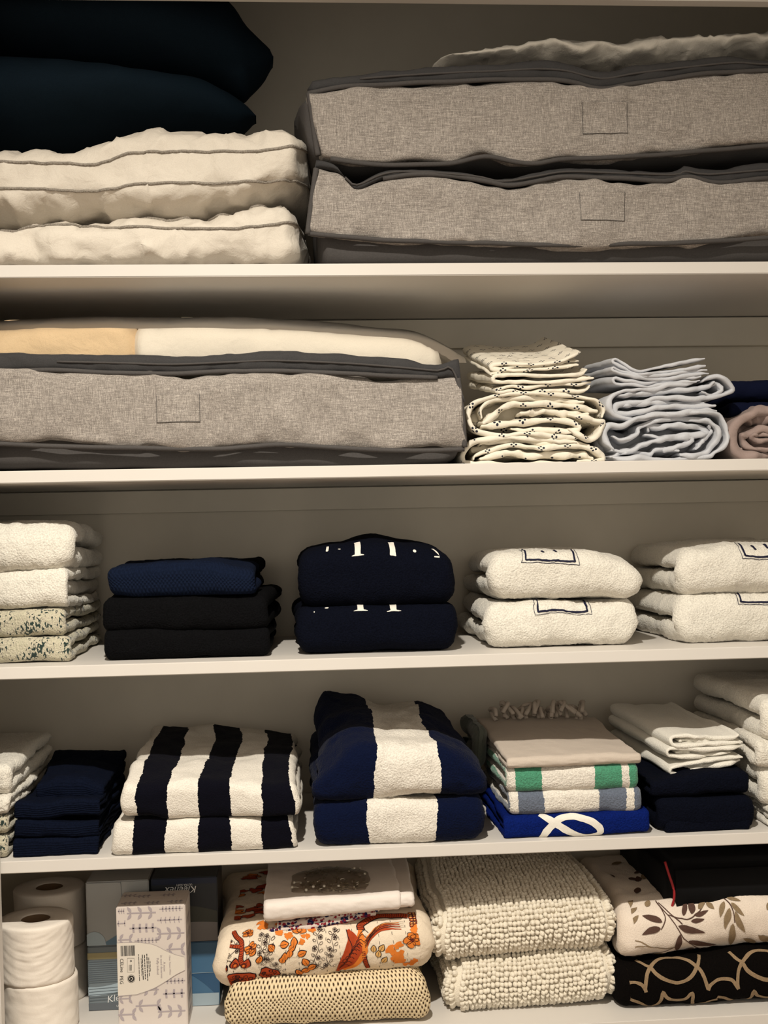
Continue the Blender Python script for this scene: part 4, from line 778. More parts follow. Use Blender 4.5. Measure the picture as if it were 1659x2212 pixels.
# top of the upright box: the same twigs
sf = Flat((0, 0, hz+.0001), (1, 0, 0), (0, 1, 0)); p = Print(sf, .0002)
for cx, cy in ((-.035, -.02), (.0, -.022), (.035, -.02), (-.018, .012), (.02, .014), (-.04, .018)):
    p.stroke([(cx-.012, cy), (cx+.012, cy+.002)], .0020, 0)
    for k in (-1, 0, 1):
        for sg in (1, -1): p.leaf(cx+k*.007, cy, sg*1.2, .008, .003, 0)
p.build('twig_print', [M_lilp], root)
sf = Flat((hx+.0001, 0, 0), (0, 1, 0), (0, 0, 1)); p = Print(sf, .0002)
for k in range(7):
    t = .015+k*.024
    p.stroke([(-.02, t), (.02, t+.003)], .0020, 0)
    for q in (-.012, 0, .012):
        for sg in (1, -1): p.leaf(q, t, sg*1.3, .009, .003, 0)
p.build('twig_print', [M_lilp], root)
# cube boxes at the back
def carton(name_label, x0, x1, z0, z1, base, y0=.135, d=.108):
    return box('tissue_box', x0, x1, y0, y0+d, z0, z1, base, name_label)
ax0, ax1, bx0, bx1 = -.3523, -.2539, -.2503, -.1461
zm = zb+.1035; zt_ = zm+.1025
C_ = lambda n, c, r=.35: plain(n, c, r, .35, var=.02)
M_bgrey = C_('carton_grey', S(158, 160, 160)); M_bslate = C_('carton_slate', S(112, 122, 128)); M_bblue = C_('carton_blue', S(70, 108, 140)); M_bnavy = C_('carton_navy', S(20, 30, 54)); M_yel = C_('carton_straw', S(160, 150, 112)); M_lb = C_('carton_pale', S(160, 176, 186)); M_mid = C_('carton_steel', S(92, 120, 140)); M_dark = C_('carton_dark', S(34, 38, 44)); M_wt = plain('white_print', S(222, 222, 222), .5, .3); M_ln = C_('carton_line', S(88, 98, 106))
root, hx, hy, hz = carton('striped grey tissue box at the back, half hidden by the upright lilac box', ax0, ax1, zb, zm-.0005, M_bslate)
p = Print(Flat((0, -hy-.0002, 0), (1, 0, 0), (0, 0, 1)), .0002)
p.rect(-hx, hx, hz*.80, hz*.90, 1, 0); p.grid(np.array([np.linspace(-hx, hx, 9)]*2), np.array([.03+.006*np.sin(np.linspace(-2, 2, 9)), .044+.006*np.sin(np.linspace(-2, 2, 9))]), 2, 0)
for k in range(11): t = hz*(.44+.032*k); p.stroke([(-hx+.001, t), (0, t+.0008), (hx-.001, t+.001)], .0010, 3, 1)
for k in range(5): t = hz*(.16+.045*k); p.stroke([(-hx+.001, t), (0, t+.002), (hx-.001, t+.005)], .0009, 3, 1)
p.rect(-hx, hx, .001, hz*.12, 4, 0)
p.build('printed_front', [M_ln, M_yel, M_lb, M_ln, C_('carton_base', S(96, 102, 108))], root)
text('Kleenex', .0150, (-.0205, -hy-.0008, .0125), (math.pi/2, -.16, 0), M_wt, root, shear=.25); text('ULTRA SOFT', .0050, (-.006, -hy-.0008, .0050), (math.pi/2, 0, 0), M_wt, root)
root, hx, hy, hz = carton('plain grey tissue box stacked on the striped one, beside the rear toilet roll', ax0, ax1, zm, zt_, M_bgrey)
p = Print(Flat((0, -hy-.0002, 0), (1, 0, 0), (0, 0, 1)), .0002)
u = np.linspace(0, 1, 14); p.grid(np.stack([-hx+.018+u*.088, -hx+.018+u*.088]), np.stack([0*u+.001, .001+.038*np.sin(u*1.5)**1.2]), 0, 0)
p.grid(np.stack([-hx+u*.03, -hx+u*.03]), np.stack([0*u+.001, .001+.022*np.sqrt(np.clip(1-(u*1.6-.6)**2, 0, 1))]), 1, 1)
p.stroke([(-hx+.055, hz-.001), (-hx+.056, hz*.6), (-hx+.056, hz*.3)], .0005, 2, 2); p.stroke([(-hx+.001, hz-.002), (-hx+.05, hz-.002), (-hx+.055, hz-.005)], .0005, 2, 2)
p.build('printed_front', [M_mid, M_lb, M_ln], root)
root, hx, hy, hz = carton('blue tissue box at the back right of the lilac box, lower of two', bx0, bx1, zb, zm-.0005, M_bblue)
p = Print(Flat((0, -hy-.0002, 0), (1, 0, 0), (0, 0, 1)), .0002)
p.grid(np.stack([u*hx*1.0-.002, 0*u+hx-.001]), np.stack([hz*.52-.04*u**1.5, hz*.52-.04*u**1.5]), 1, 0); p.rect(-hx+.001, hx-.001, .001, hz*.2, 2, 1); p.stroke([(-hx, hz*.52), (hx, hz*.52)], .0006, 2, 2)
p.build('printed_front', [M_bblue, C_('carton_deep', S(48, 84, 118)), M_lb], root)
root, hx, hy, hz = carton('dark navy tissue box with upside-down script, stacked at the back', bx0, bx1, zm, zt_+.001, M_dark)
p = Print(Flat((0, -hy-.0002, 0), (1, 0, 0), (0, 0, 1)), .0002)
p.rect(-hx+.001, hx-.001, hz*.9, hz-.001, 0, 0); p.grid(np.stack([-hx+.001+u*2*(hx-.001)]*2), np.stack([0*u+.001, .026+.006*np.sin(u*2.4)]), 1, 0)
p.grid(np.stack([-hx+.001+u*2*(hx-.001)]*2), np.stack([.026+.006*np.sin(u*2.4), .048+.010*np.sin(u*3.1)]), 2, 0)
p.build('printed_front', [M_bnavy, C_('carton_taupe', S(120, 116, 116)), C_('carton_moss', S(58, 60, 54))], root)
text('Kleenex', .0150, (.0200, -hy-.0008, hz*.865), (math.pi/2, math.pi, 0), M_wt, root, shear=.25); text('ULTRA SOFT', .0045, (.0130, -hy-.0008, hz*.905), (math.pi/2, math.pi, 0), M_wt, root)
# ------------------------------------------------------------------ quilt pile
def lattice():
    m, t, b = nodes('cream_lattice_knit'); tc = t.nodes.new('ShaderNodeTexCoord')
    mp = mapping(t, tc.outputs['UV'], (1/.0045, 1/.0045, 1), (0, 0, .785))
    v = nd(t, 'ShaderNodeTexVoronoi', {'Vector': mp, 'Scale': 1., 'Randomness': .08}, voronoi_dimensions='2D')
    t.links.new(ramp(t, v.outputs[0], [(.20, S(58, 42, 30)), (.30, S(206, 184, 146)), (.55, S(228, 210, 176))]), b.inputs['Base Color'])  # dark brown dots: shade inside the weave's holes, painted into the base colour
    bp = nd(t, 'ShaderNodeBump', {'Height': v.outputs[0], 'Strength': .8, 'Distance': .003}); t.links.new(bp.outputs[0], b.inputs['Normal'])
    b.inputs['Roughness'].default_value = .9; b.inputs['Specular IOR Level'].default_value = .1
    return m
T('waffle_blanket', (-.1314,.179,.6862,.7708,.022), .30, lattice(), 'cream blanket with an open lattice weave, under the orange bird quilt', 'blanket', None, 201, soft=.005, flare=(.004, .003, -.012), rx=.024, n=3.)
M_quilt = cloth('quilt_cotton', S(224, 208, 186), kind='weave', var=.04, sheen=.05, bump=1.4)
qd = T('quilt', (-.1428,.1826,.751,.843,.03), .30, M_quilt, 'white quilt printed with an orange bird and blossoms, above the cream lattice blanket', 'quilt', None, 202, soft=.005, rx=.036, n=2.5, base=[[-.004, 0, .004, .010]], top=[[-.010, 0, .004, .010], [-.002, .004, .008, .012], [.004, .008, .012, .012]], flare=(-.004, .006, -.004), res=.004)
OR, RU, BK = plain('orange_print', S(216, 122, 50), .85, .1, var=.15, scale=90), plain('rust_print', S(168, 66, 34), .85, .1, var=.15, scale=120), plain('black_print', S(44, 28, 28), .85, .1)
TN = plain('tan_print', S(206, 160, 96), .85, .1, var=.1)
p = Print(qd.S, .0009); k_ = .000715/3.1904                # metres per crop pixel of the front
def q(cx, cy): return ((440+cx/3.1904-698.5)*.000713+.002*0, ((1840+2070/1)-0)*0+(745-cy-(cx-820)*.085)/3.1904*.00082)
rs = random.Random(11)
def flower(cx, cy, r, mi=0, n=5, out=True):
    x, t = q(cx, cy); R_ = r/3.19*.00072
    for k in range(n):
        a = k*6.283/n+rs.uniform(0, .8); px_, pt_ = x+R_*.6*math.cos(a), t+R_*.6*math.sin(a)
        p.blob(px_, pt_, R_*.55, R_*.48, mi, 0, .12, rs.random()*6, n=14)
        if out: p.ring(px_, pt_, R_*.55, R_*.48, .0007, 2, 2, .12, rs.random()*6, n=14)
    p.blob(x, t, R_*.28, R_*.28, 1 if mi == 0 else 0, 1)
def patch(cx, cy, r, mi=0):
    x, t = q(cx, cy); R_ = r/3.19*.00072
    for k in range(4): p.blob(x+rs.uniform(-1, 1)*R_*.7, t+rs.uniform(-1, 1)*R_*.8, R_*rs.uniform(.35, .6), R_*rs.uniform(.35, .6), mi, 0, .2, rs.random()*6, n=12)
def oleaf(cx, cy, ang, ln, wd, mi=0):
    x, t = q(cx, cy); L = ln/3.19*.00072; W = wd/3.19*.00072
    p.leaf(x, t, ang, L*1.1, W*1.25, 2, 0); p.leaf(x+.0005*math.cos(ang), t+.0005*math.sin(ang), ang, L*.98, W*.95, mi, 1); p.stroke([(x, t), (x+L*.8*math.cos(ang), t+L*.8*math.sin(ang))], .0005, 2, 2)
def branch(pts, wd, mi=1):
    P_ = [q(*v) for v in pts]; W = wd/3.19*.00072
    p.stroke(P_, W*1.35, 2, 0); p.stroke(P_, W, mi, 1)
    S_ = spline(P_, step=.003)
    for a, b in zip(S_[:-1], S_[1:]):
        d = (b-a)/(np.linalg.norm(b-a)+1e-9); n_ = np.array([-d[1], d[0]]); p.stroke([tuple(a+n_*W*.5), tuple(a+d*.0008), tuple(a-n_*W*.5)], .0006, 2, 2, step=.002)
def sprig(pts, rad, n=10):
    P_ = [q(*v) for v in pts]; p.stroke(P_, .0007, 2, 1); S_ = spline(P_, n=n)
    for k, (a, b) in enumerate(S_):
        s_ = 1 if k % 2 else -1; R_ = rad/3.19*.00072
        if k % 3 == 0:
            for j in range(5): an = j*1.257; p.ring(a+s_*R_*1.4+R_*.55*math.cos(an), b+R_*.55*math.sin(an), R_*.45, R_*.45, .0006, 2, 1, n=9)
        else: p.ring(a+s_*R_*1.2, b+R_*.3, R_*.75, R_*.45, .0006, 2, 1, n=11, rot=s_*.6)
for a in ((430, 545, 48), (560, 575, 55), (770, 575, 34), (610, 620, 34), (705, 650, 34), (125, 690, 60), (940, 530, 30), (1290, 690, 52), (1300, 770, 60), (1420, 590, 40), (1400, 800, 45), (1490, 780, 50), (545, 560, 34)): patch(*a)
for a in ((675, 575, 52), (315, 595, 34), (1410, 650, 50), (840, 520, 55), (345, 690, 36)): flower(*a)
branch([(205, 555), (235, 610), (270, 650), (285, 700), (290, 750), (320, 790)], 26); branch([(270, 680), (220, 675), (180, 672)], 18)
branch([(1085, 600), (1090, 560), (1140, 520), (1200, 495), (1260, 490), (1330, 480), (1400, 480)], 40); branch([(1085, 720), (1100, 770), (1115, 810), (1130, 850)], 22)
for k in range(26):                                      # berry cluster
    x, t = q(1465+(k % 5)*24-50+rs.uniform(-4, 4), 455+(k//5)*22+rs.uniform(-4, 4)); p.blob(x, t, .0030, .0029, 1, 1, n=10); p.ring(x, t, .0030, .0029, .0006, 2, 2, n=10); p.blob(x, t, .0016, .0015, 3, 2, n=8)
for y in (0, 20, 44, 64):                                # tail of the bird
    p.stroke([q(1095, 665+y*.5), q(1150, 620+y*.25), q(1230, 565+y*.5), q(1340+y*.2, 540+y*.75)], .0058, 1 if y % 40 else 0, 0, taper=.8); p.stroke([q(1100, 660+y*.5), q(1160, 610+y*.25), q(1240, 555+y*.5), q(1370, 530+y*.7)], .0009, 2, 2, taper=.6)
P_ = [q(*v) for v in ((1000, 600), (1030, 660), (1010, 720), (985, 770), (950, 830), (915, 880))]
p.stroke(P_, .0150, 2, 0, taper=-1); p.stroke(P_, .0200, 1, 1, taper=-1); p.stroke([q(1080, 600), q(1075, 680), q(1060, 740), q(1020, 810), q(960, 870)], .0210, 0, 1, taper=-1)
p.stroke([q(1060, 640), q(1050, 720), q(1000, 800), q(930, 860)], .014, 1, 2, taper=-1)
for k in range(9): a = q(925+k*17, 850-k*26); p.stroke([a, (a[0]+.010, a[1]+.010), (a[0]+.016, a[1]+.006)], .0007, 2, 3)
for k in range(7): a = q(950+k*20, 800-k*20); p.ring(a[0], a[1], .0035, .0028, .0007, 2, 3, n=9, a0=0, a1=3.6)
p.stroke([q(990, 600), q(1000, 640), q(1020, 690), q(1000, 740)], .0010, 2, 3)
sprig([(440, 620), (420, 680), (450, 740), (430, 800)], 17, 12); sprig([(480, 640), (470, 720), (500, 800), (560, 850)], 17, 14); sprig([(830, 590), (790, 640), (800, 710), (770, 780), (840, 830)], 17, 15); sprig([(940, 600), (890, 640), (900, 700), (850, 760), (880, 820)], 17, 14); sprig([(1540, 500), (1530, 580), (1540, 640), (1500, 665)], 15, 10); sprig([(215, 640), (240, 690), (190, 740), (230, 760)], 14, 8)
sprig([(700, 900), (640, 880), (580, 900), (520, 880)], 15, 12)
for k, (cx, cy) in enumerate(((520, 720), (540, 690), (640, 700), (600, 720), (660, 745), (620, 760), (410, 790), (350, 745), (560, 800), (590, 780), (680, 850), (720, 830), (690, 885), (730, 810))): oleaf(cx, cy, rs.uniform(-.3, 3.4), 62, 40, 0)
for cx, cy in ((1190, 720), (1150, 730), (1210, 790), (1180, 760)): oleaf(cx, cy, rs.uniform(.2, 1.6), 55, 34, 3)
x, t = q(230, 905)                                       # big rust bloom
p.blob(x, t, .034, .018, 2, 0, .05); p.blob(x, t, .032, .0165, 1, 1, .05); 
for k in range(26): a = rs.random()*6.28; r_ = rs.random(); p.ring(x+.027*r_*math.cos(a), t+.013*r_*math.sin(a), .0035, .0028, .0008, 2, 2, n=9)
for cx, cy, an in ((130, 860, 2.6), (190, 830, 2.), (255, 810, 1.6), (315, 815, 1.2)): oleaf(cx, cy, an, 75, 62, 1); xx, tt = q(cx, cy-28); p.ring(xx, tt, .004, .004, .0009, 2, 3, n=10); p.blob(xx, tt, .0018, .0018, 0, 3, n=8)
x, t = q(470, 870); p.blob(x, t, .017, .012, 2, 0, .15, 2); p.blob(x, t, .0155, .0105, 1, 1, .15, 2)
for k in range(10): a = rs.random()*6.28; p.ring(x+.009*math.cos(a), t+.006*math.sin(a), .0028, .0022, .0008, 2, 2, n=8)
for pts, wd in (([(1470, 745), (1500, 730), (1560, 700)], 48),): branch(pts, wd)
for k in range(7): a = q(1020+k*14, 500-k*6); p.stroke([a, (a[0]+.004, a[1]+.007), (a[0]+.009, a[1]+.010)], .0007, 2, 1)
for k in range(16):                                      # running stitches
    x0_ = -.15+k*.0195
    for j in range(9): t0 = -.042+j*.0105+rs.uniform(-.001, .001); p.stroke([(x0_, t0), (x0_, t0+.004)], .0006, 2, 0, smooth=False)
for k in range(95):                                      # blossoms further back on the top
    x0_, t0 = rs.uniform(-.165, .165), rs.uniform(.085, .31); r_ = rs.uniform(.007, .013)
    p.blob(x0_, t0, r_, r_*.8, rs.choice((0, 1, 1)), 0, .2, k); p.ring(x0_, t0, r_, r_*.8, .001, 2, 1, .2, k)
p.build('bird_print', [OR, RU, BK, TN], qd.o)
M_fl = cloth('floral_cotton', S(206, 192, 182), kind='weave', var=.04, bump=.8)
INK_R, INK_B = plain('crimson_print', S(128, 34, 44), .85, .1), plain('navy_print', S(30, 32, 70), .85, .1)
for k, (bxx, lb, n_) in enumerate((((-.0655,.1007,.8348,.8434,.05), 'thin red and navy floral cloth folded under the white cloth, lower of two', 1), ((-.0491,.1079,.8422,.8515,.05), 'thin red and navy floral cloth folded under the white cloth, upper of two', 2))):
    bx_ = list(bxx); hgt = bx_[3]-bx_[2]
    c_ = T('napkin', tuple(bx_), .18, M_fl, lb, 'napkin', 'floral napkins', 210+k, rx=.003, n=2.2, soft=.0015, base=[[-.004, .0, .008, .016]], top=[[-.004, 0, .008, .016]], res=.003)
    p = Print(c_.S, .0006)
    for j in range(150): x0_, t0 = rs.uniform(-.085, .085), rs.uniform(-.006, .02); r_ = rs.uniform(.0012, .0032); p.blob(x0_, t0, r_, r_*.8, rs.choice((0, 1, 0)) if x0_ > -.06 or rs.random() < .3 else 1, 0, .2, j, n=9)
    p.stroke([(-.088, -.0045), (0, -.0045), (.088, -.0045)], .0018, 0, 1); p.build('floral_print', [INK_R, INK_B], c_.o)
M_wcl = cloth('white_sateen', S(224, 214, 206), kind='weave', var=.015, sheen=.15, bump=.35, rough=.6)
T('tablecloth', (-.0705,.1386,.8591,.8888,.035), .28, M_wcl, 'white sateen cloth folded on the quilt, a bag of hooks lying on it', 'tablecloth', None, 215, soft=.003, base=[[-.006, 0, .005]], top=[[-.004, 0, .003], [-.002, .0, .004], [0, 0, 0]], n=2.8)
T('tablecloth', (.1205,.1608,.8638,.8866,.037), .27, M_wcl, 'narrow end of a white cloth beside the folded white one, on the quilt', 'tablecloth', None, 216, soft=.002, n=2.6)
# bag of curtain hooks
M_steel = plain('dull_steel', S(208, 200, 186), .28, .6, metal=.45, var=.1)
pc = (.0323,.12,.8845)
hz_ = .8761
zt0 = hz_+.004
M_film, t_, b_ = nodes('grey_film'); mo = t_.nodes['Material Output']; tr = nd(t_, 'ShaderNodeBsdfTransparent', {'Color': (.93, .92, .90, 1)}); gl = nd(t_, 'ShaderNodeBsdfGlossy', {'Roughness': .18})
mx = nd(t_, 'ShaderNodeMixShader', {0: nd(t_, 'ShaderNodeFresnel', {'IOR': 1.3}).outputs[0], 1: tr.outputs[0], 2: gl.outputs[0]}); t_.links.new(mx.outputs[0], mo.inputs[0])
xa_, xb_ = -.0261, .096; xm = (xa_+xb_)/2; wdt = (xb_-xa_)/2
n_, k2 = 34, 20
U_, V_ = np.meshgrid(np.linspace(-1, 1, n_), np.linspace(-1, 1, k2))
dome = np.clip(1-np.abs(U_)**2.2, 0, 1)**.6*np.clip(1-np.abs(V_)**2.2, 0, 1)**.5
BX = U_*wdt*1.15; BY = V_*.075*(1-.18*np.abs(U_)); BZ = .020*dome
Q_ = fuzz(np.stack([BX, BY, BZ], -1).reshape(-1, 3), 3, (40, .002), (110, .001)); Q2 = Q_.copy(); Q2[:, 2] = .0012
Fq = grid_faces(k2, n_, False); me = mesh_np(np.vstack([Q_, Q2]), np.vstack([Fq, Fq[:, ::-1]+len(Q_)]))
fb = link('plastic_bag', me, M_film); fb.location = (xm, .125, zt0); tag(fb, 'clear plastic bag of curtain hooks on the white folded cloth', 'plastic bag')
rs = random.Random(8)
def hook_mesh():
    ob = tube('curtain_hook', [(-.013, 0, 0), (-.006, .001, .0012), (.006, 0, .0005), (.012, 0, 0), (.0145, .002, .001), (.012, .0042, .001), (.008, .0045, 0)], .00055, M_steel, nr=5, step=.003)
    bm = bmesh.new(); bm.from_mesh(ob.data); bmesh.ops.create_icosphere(bm, subdivisions=2, radius=.0026, matrix=Matrix.Translation((-.0135, 0, 0))); bm.to_mesh(ob.data); bm.free(); return ob
h0 = hook_mesh()
for k in range(60):
    o = h0 if k == 0 else h0.copy()
    if k: COL.objects.link(o)
    r_, a = rs.random()**.5, rs.random()*6.283; u, v = r_*math.cos(a)*.86, r_*math.sin(a)*.8
    if k < 26: u, v = rs.uniform(-.8, .8), -rs.uniform(.45, .85)
    hgt = .0165*(max(0, 1-abs(u)**2.2)**.6)*(max(0, 1-abs(v)**2.2)**.5)
    o.location = (xm+u*wdt, .125+v*.062, zt0+.003+hgt*rs.uniform(.55, .85)); o.rotation_euler = (rs.uniform(-.5, .5), rs.uniform(-.25, .25), rs.uniform(0, 6.28))
    tag(o, 'small steel curtain hook with a ball head, among many in the plastic bag', 'hook', 'curtain hooks in the bag')
# ------------------------------------------------------------------ tufted bath mats
M_chen = cloth('chenille', S(230, 221, 204), var=.05, grain=1.6, sheen=.3, bump=.6)
bm = bmesh.new(); bmesh.ops.create_icosphere(bm, subdivisions=2, radius=1.); tv = np.array([v.co[:] for v in bm.verts]); tf = np.array([[v.index for v in f.verts] for f in bm.faces]); bm.free()
TW = bpy.data.meshes.new('tuft'); TW.from_pydata([tuple(v*np.array((.0037, .0042, .0062))) for v in tv], [], tf.tolist()); TW.materials.append(M_chen); TW.polygons.foreach_set('use_smooth', np.ones(len(tf), bool))
def mat(box, dep, label, seed, **k):
    h = T('bath_mat', box, dep, M_chen, label, 'bath mat', 'white tufted bath mats', seed, **k)
    s0, s1 = max(h.S.ss[0], -.085), h.S.ss[-1]-.01; rs = np.random.default_rng(seed)
    xs = np.arange(-h.W/2+.004, h.W/2-.003, .0069); ss = np.arange(s0, s1, .0073)
    X, Tt = np.meshgrid(xs, ss); X = X.ravel()+rs.normal(0, .0007, X.size); Tt = Tt.ravel()+rs.normal(0, .0008, Tt.size)+np.interp(X, [-.2, 0, .2], [.002, 0, .003])
    P = h.S.at(X, Tt, .0022); N = (h.S.at(X, Tt, .003)-h.S.at(X, Tt, 0))/.003; N += rs.normal(0, .16, N.shape); N /= np.linalg.norm(N, axis=1, keepdims=True)
    edge = np.clip((np.abs(X)-(h.W/2-.014))/.014, 0, 1); N[:, 0] += np.sign(X)*edge*1.3; N /= np.linalg.norm(N, axis=1, keepdims=True)
    # tufts along the two folded sides
    me = h.o.data; co = np.empty(len(me.vertices)*3); me.vertices.foreach_get('co', co); co = co.reshape(-1, 3); no = np.empty(len(me.vertices)*3); me.vertices.foreach_get('normal', no); no = no.reshape(-1, 3)
    sd = np.where((np.abs(no[:, 0]) > .55) & (co[:, 1] < .3))[0]; rs.shuffle(sd); keep = []
    cells = set()
    for i in sd:
        c = tuple(np.floor(co[i]/.0068).astype(int))
        if c not in cells: cells.add(c); keep.append(i)
    P = np.vstack([P, co[keep]+no[keep]*.0022]); N = np.vstack([N, no[keep]+rs.normal(0, .2, (len(keep), 3))]); N /= np.linalg.norm(N, axis=1, keepdims=True)
    A = np.cross(N, np.array([.0, .3, 1.])); A[np.linalg.norm(A, axis=1) < .05] = (1, 0, 0); A /= np.linalg.norm(A, axis=1, keepdims=True); B = np.cross(N, A)
    sz = rs.uniform(.9, 1.15, len(P)); order = np.argsort(P[:, 1]-.3*N[:, 1]*0+np.where(np.abs(N[:, 1]) > .5, 0, 1)*.05); own = order[:300]; rest = order[300:]
    for i in own:
        o = bpy.data.objects.new('chenille_tuft', TW); COL.objects.link(o); o.parent = h.o
        o.matrix_local = Matrix([[A[i, r]*sz[i], B[i, r]*sz[i], N[i, r]*sz[i], P[i, r]] for r in range(3)]+[[0, 0, 0, 1]])
    L = tv*np.array((.0037, .0042, .0062)); M3 = np.stack([A[rest], B[rest], N[rest]], 1)*sz[rest][:, None, None]
    V = np.einsum('vk,nkr->nvr', L, M3)+P[rest][:, None]
    Fq = (tf[None]+np.arange(len(rest))[:, None, None]*len(tv)).reshape(-1, 3)
    o = link('chenille_tufts', mesh_np(V.reshape(-1, 3), Fq), M_chen, h.o); o['kind'] = 'stuff'
    return h
mat((.216,.4715,.685,.7723,.055), .27, 'white tufted bath mat flat on the lowest shelf, lower of two', 221, soft=.003, rx=.026, n=2.8, flare=(0, .004, -.006), top=[[-.006, 0, .004, .006]], base=[[0, 0, .004, .008]])
mat((.196,.4669,.7773,.8527,.055), .28, 'white tufted bath mat touching the shelf above, upper of two', 222, soft=.003, rx=.026, n=2.8, flare=(0, .004, -.004), top=[[-.008, 0, .006, .010], [0, .008, .012, .012], [.010, .014, .016, .010]], base=[[-.004, 0, .003, .006]])
# ------------------------------------------------------------------ printed blankets and the black bag
M_plush = cloth('brown_black_plush', S(11, 8, 7), var=.2, sheen=0, spec=.05, grain=1.6, bump=.5); TAN = plain('tan_plush_print', S(142, 120, 94), .9, .1, var=.25, scale=500)
og = T('blanket', (.4742,.8141,.6813,.767,.032), .29, M_plush, 'black plush blanket with a tan ogee pattern, on the lowest shelf', 'blanket', None, 231, soft=.003, rx=.02, n=3.4, base=[[0, 0, .001, .001]], top=[[-.008, 0, .008, .012]])
p = Print(og.S, .0010); cxo = (1338+1800)/2
def qo(cx, cy): return ((1280+cx/4.377-cxo)*.000725, (1345-cy-(cx-700)*.060)/4.377*.00082)
for sh_ in (-870, 0, 870):
    f = lambda *pts: [qo(a+sh_, b) for a, b in pts]
    p.stroke(f((545, 1165), (640, 1090), (740, 1065), (860, 1090), (960, 1160), (1020, 1230), (1070, 1360)), .0056, 0); p.stroke(f((545, 1165), (600, 1240), (700, 1290), (800, 1300), (900, 1260), (985, 1165)), .0058, 0)
    p.stroke(f((545, 1165), (505, 1220), (485, 1300), (480, 1370)), .0054, 0); p.stroke(f((985, 1165), (1010, 1120), (1030, 1060)), .005, 0); p.stroke(f((545, 1165), (500, 1130), (450, 1060)), .005, 0)
    p.stroke(f((1070, 1370), (1090, 1330), (1150, 1290), (1220, 1280), (1300, 1300), (1355, 1370)), .0054, 0)
    p.stroke(f((290, 1440), (370, 1460), (450, 1510), (530, 1585), (590, 1540), (630, 1470), (640, 1390), (680, 1440), (760, 1470), (850, 1455), (920, 1390), (935, 1480), (965, 1580), (1040, 1530), (1100, 1490), (1170, 1470)), .0056, 0)
p.stroke([qo(a, b) for a, b in ((300, 1360), (300, 1310), (340, 1285), (400, 1290), (470, 1340), (490, 1390))], .0050, 0)
p.build('ogee_print', [TAN], og.o)
M_leafb = cloth('ivory_plush', S(226, 212, 198), var=.05, sheen=.2, grain=1.6, bump=.5); LF1, LF2 = plain('umber_print', S(86, 64, 56), .9, .1, var=.2, scale=400), plain('olive_tan_print', S(138, 118, 92), .9, .1, var=.2, scale=400)
lf = T('blanket', (.4848,.8209,.7605,.851,.045), .29, M_leafb, 'ivory plush blanket with brown leaf sprays, between the black bag and the ogee blanket', 'blanket', None, 232, soft=.006, rx=.03, n=3., base=[[0, .004, .012, .018]], top=[[-.006, 0, .008, .016], [0, .004, .010, .014], [0, .004, .008, .010]])
p = Print(lf.S, .0010); cxo = (1346+1800)/2
def ql(cx, cy): return ((1280+cx/4.377-cxo)*.000725, (815-cy-(cx-500)*.075)/4.377*.00098)
def lv(cx, cy, ex, ey, wd, mi):
    x0_, t0 = ql(cx, cy); x1_, t1 = ql(ex, ey); L = math.hypot(x1_-x0_, t1-t0); p.leaf(x0_, t0, math.atan2(t1-t0, x1_-x0_)-.12, L*1.02, wd/4.377*.00075, mi, 1, curve=.24, n=11)
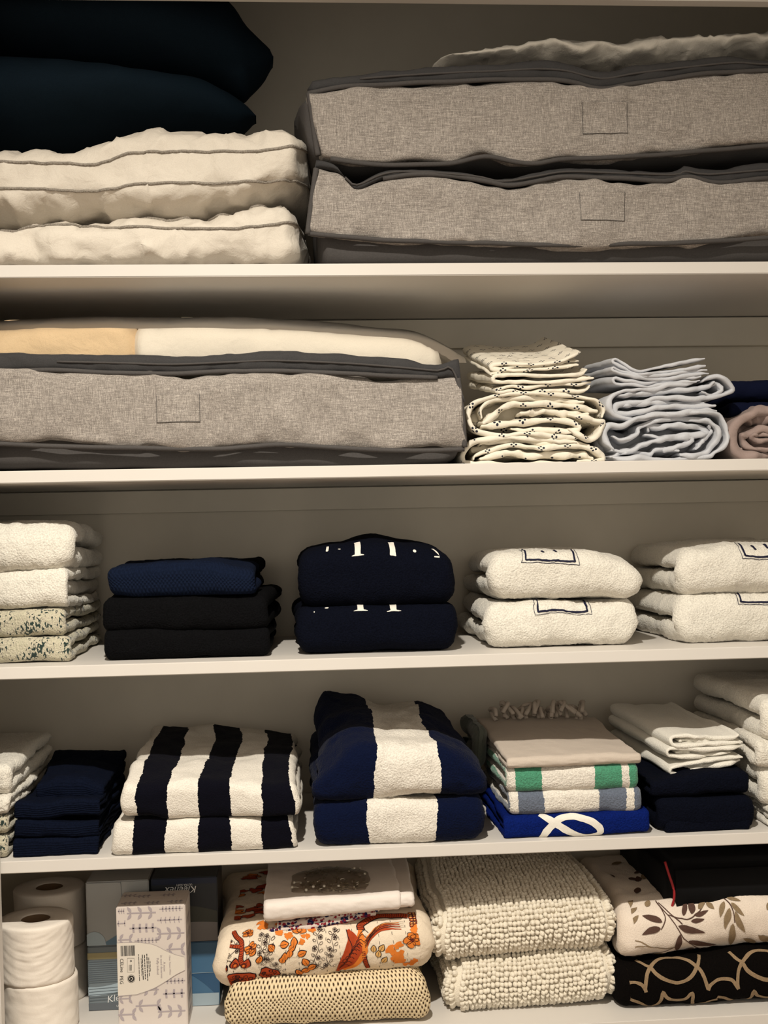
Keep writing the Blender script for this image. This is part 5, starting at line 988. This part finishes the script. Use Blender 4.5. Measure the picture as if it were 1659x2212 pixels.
for a in ((680, 750, 490, 685, 62, 0), (655, 780, 465, 820, 68, 0), (780, 755, 1060, 800, 68, 0), (825, 800, 835, 1015, 62, 0), (890, 870, 1180, 940, 74, 0), (860, 705, 915, 590, 42, 0), (945, 690, 960, 575, 60, 0), (950, 690, 1115, 635, 42, 0), (925, 725, 1060, 700, 40, 0), (1000, 640, 1110, 560, 44, 1), (1000, 975, 960, 1060, 60, 0), (1060, 1000, 1230, 1015, 42, 0), (1290, 580, 1210, 690, 56, 1), (1330, 630, 1255, 780, 62, 1), (1350, 720, 1315, 950, 66, 1), (1360, 650, 1450, 810, 56, 1), (1330, 600, 1450, 690, 44, 1), (1300, 560, 1440, 595, 40, 1), (1120, 560, 1170, 630, 46, 1),
          (1570, 970, 1430, 870, 70, 1), (1480, 990, 1260, 1000, 60, 1), (1700, 920, 1560, 830, 90, 1), (340, 660, 470, 605, 52, 1), (340, 740, 450, 680, 48, 1), (340, 620, 450, 535, 50, 1), (560, 620, 600, 560, 60, 1), (380, 1060, 530, 1080, 66, 1), (720, 1040, 610, 1080, 60, 1), (1650, 640, 1760, 560, 70, 1), (1680, 700, 1800, 720, 66, 0), (1700, 1000, 1850, 940, 70, 0)): lv(*a)
for pts in ([(670, 570), (700, 640), (760, 730), (820, 810), (900, 880), (1000, 960), (1070, 1010)], [(670, 570), (700, 660), (695, 730), (640, 790)], [(690, 590), (760, 680), (850, 750)], [(740, 690), (850, 715), (940, 705), (1020, 650), (1100, 580)], [(350, 850), (450, 870), (560, 930), (700, 945), (820, 935)], [(350, 910), (450, 905), (600, 940)], [(820, 930), (720, 970), (640, 1030), (580, 1060)], [(1290, 570), (1340, 640), (1360, 740)], [(1660, 940), (1560, 980), (1450, 1000)], [(350, 640), (330, 700), (350, 800), (390, 880)]):
    p.stroke([ql(*v) for v in pts], .0016, 0 if pts[0][0] > 600 else 1, 0)
for k in range(26): x0_, t0 = -.165+rs.random()*.32, .09+rs.random()*.22; p.leaf(x0_, t0, rs.random()*6.28, .030, .012, k % 2, 1)
p.build('leaf_print', [LF1, LF2], lf.o)
M_bag = plain('black_nylon', S(9, 9, 11), .75, .15, var=.15, scale=500, bump=.1); M_red = plain('red_piping', S(150, 28, 34), .55, .35)
org = (.684,.16,.8161)
rb = empty('travel_bag', (org[0], .05, org[2]), 'black soft bag with red piping lying on the leaf blanket', 'bag')
bz0 = .8512; bx0_, bx1_ = .5595, .93; bzt = SH[3]-.0200
hw = (bx1_-bx0_)/2; bh = bzt-bz0-.006
bm_ = rbox('body', bx0_-org[0], bx1_-org[0], .012, .30, .0045, .0045+bh, M_bag, .016, rb, origin=(0, 0, 0), seg=5)
bm_.data.polygons.foreach_set('use_smooth', np.ones(len(bm_.data.polygons), bool))
def strand(y, lab):                                     # piping round the left end panel: up the front edge, back along the bottom
    a = bx0_-org[0]; pts = [(a+.002, y+.012, bh), (a+.006, y+.004, bh*.8), (a+.012, y-.0005, bh*.55), (a+.011, y+.0005, bh*.36), (a+.006, y+.005, bh*.17), (a+.004, y+.012, .012), (a+.005, y+.03, .0045)]
    o = tube('piping', pts, .0020, M_red, rb, nr=7); o['label'] = lab
strand(.012, 'red piping')
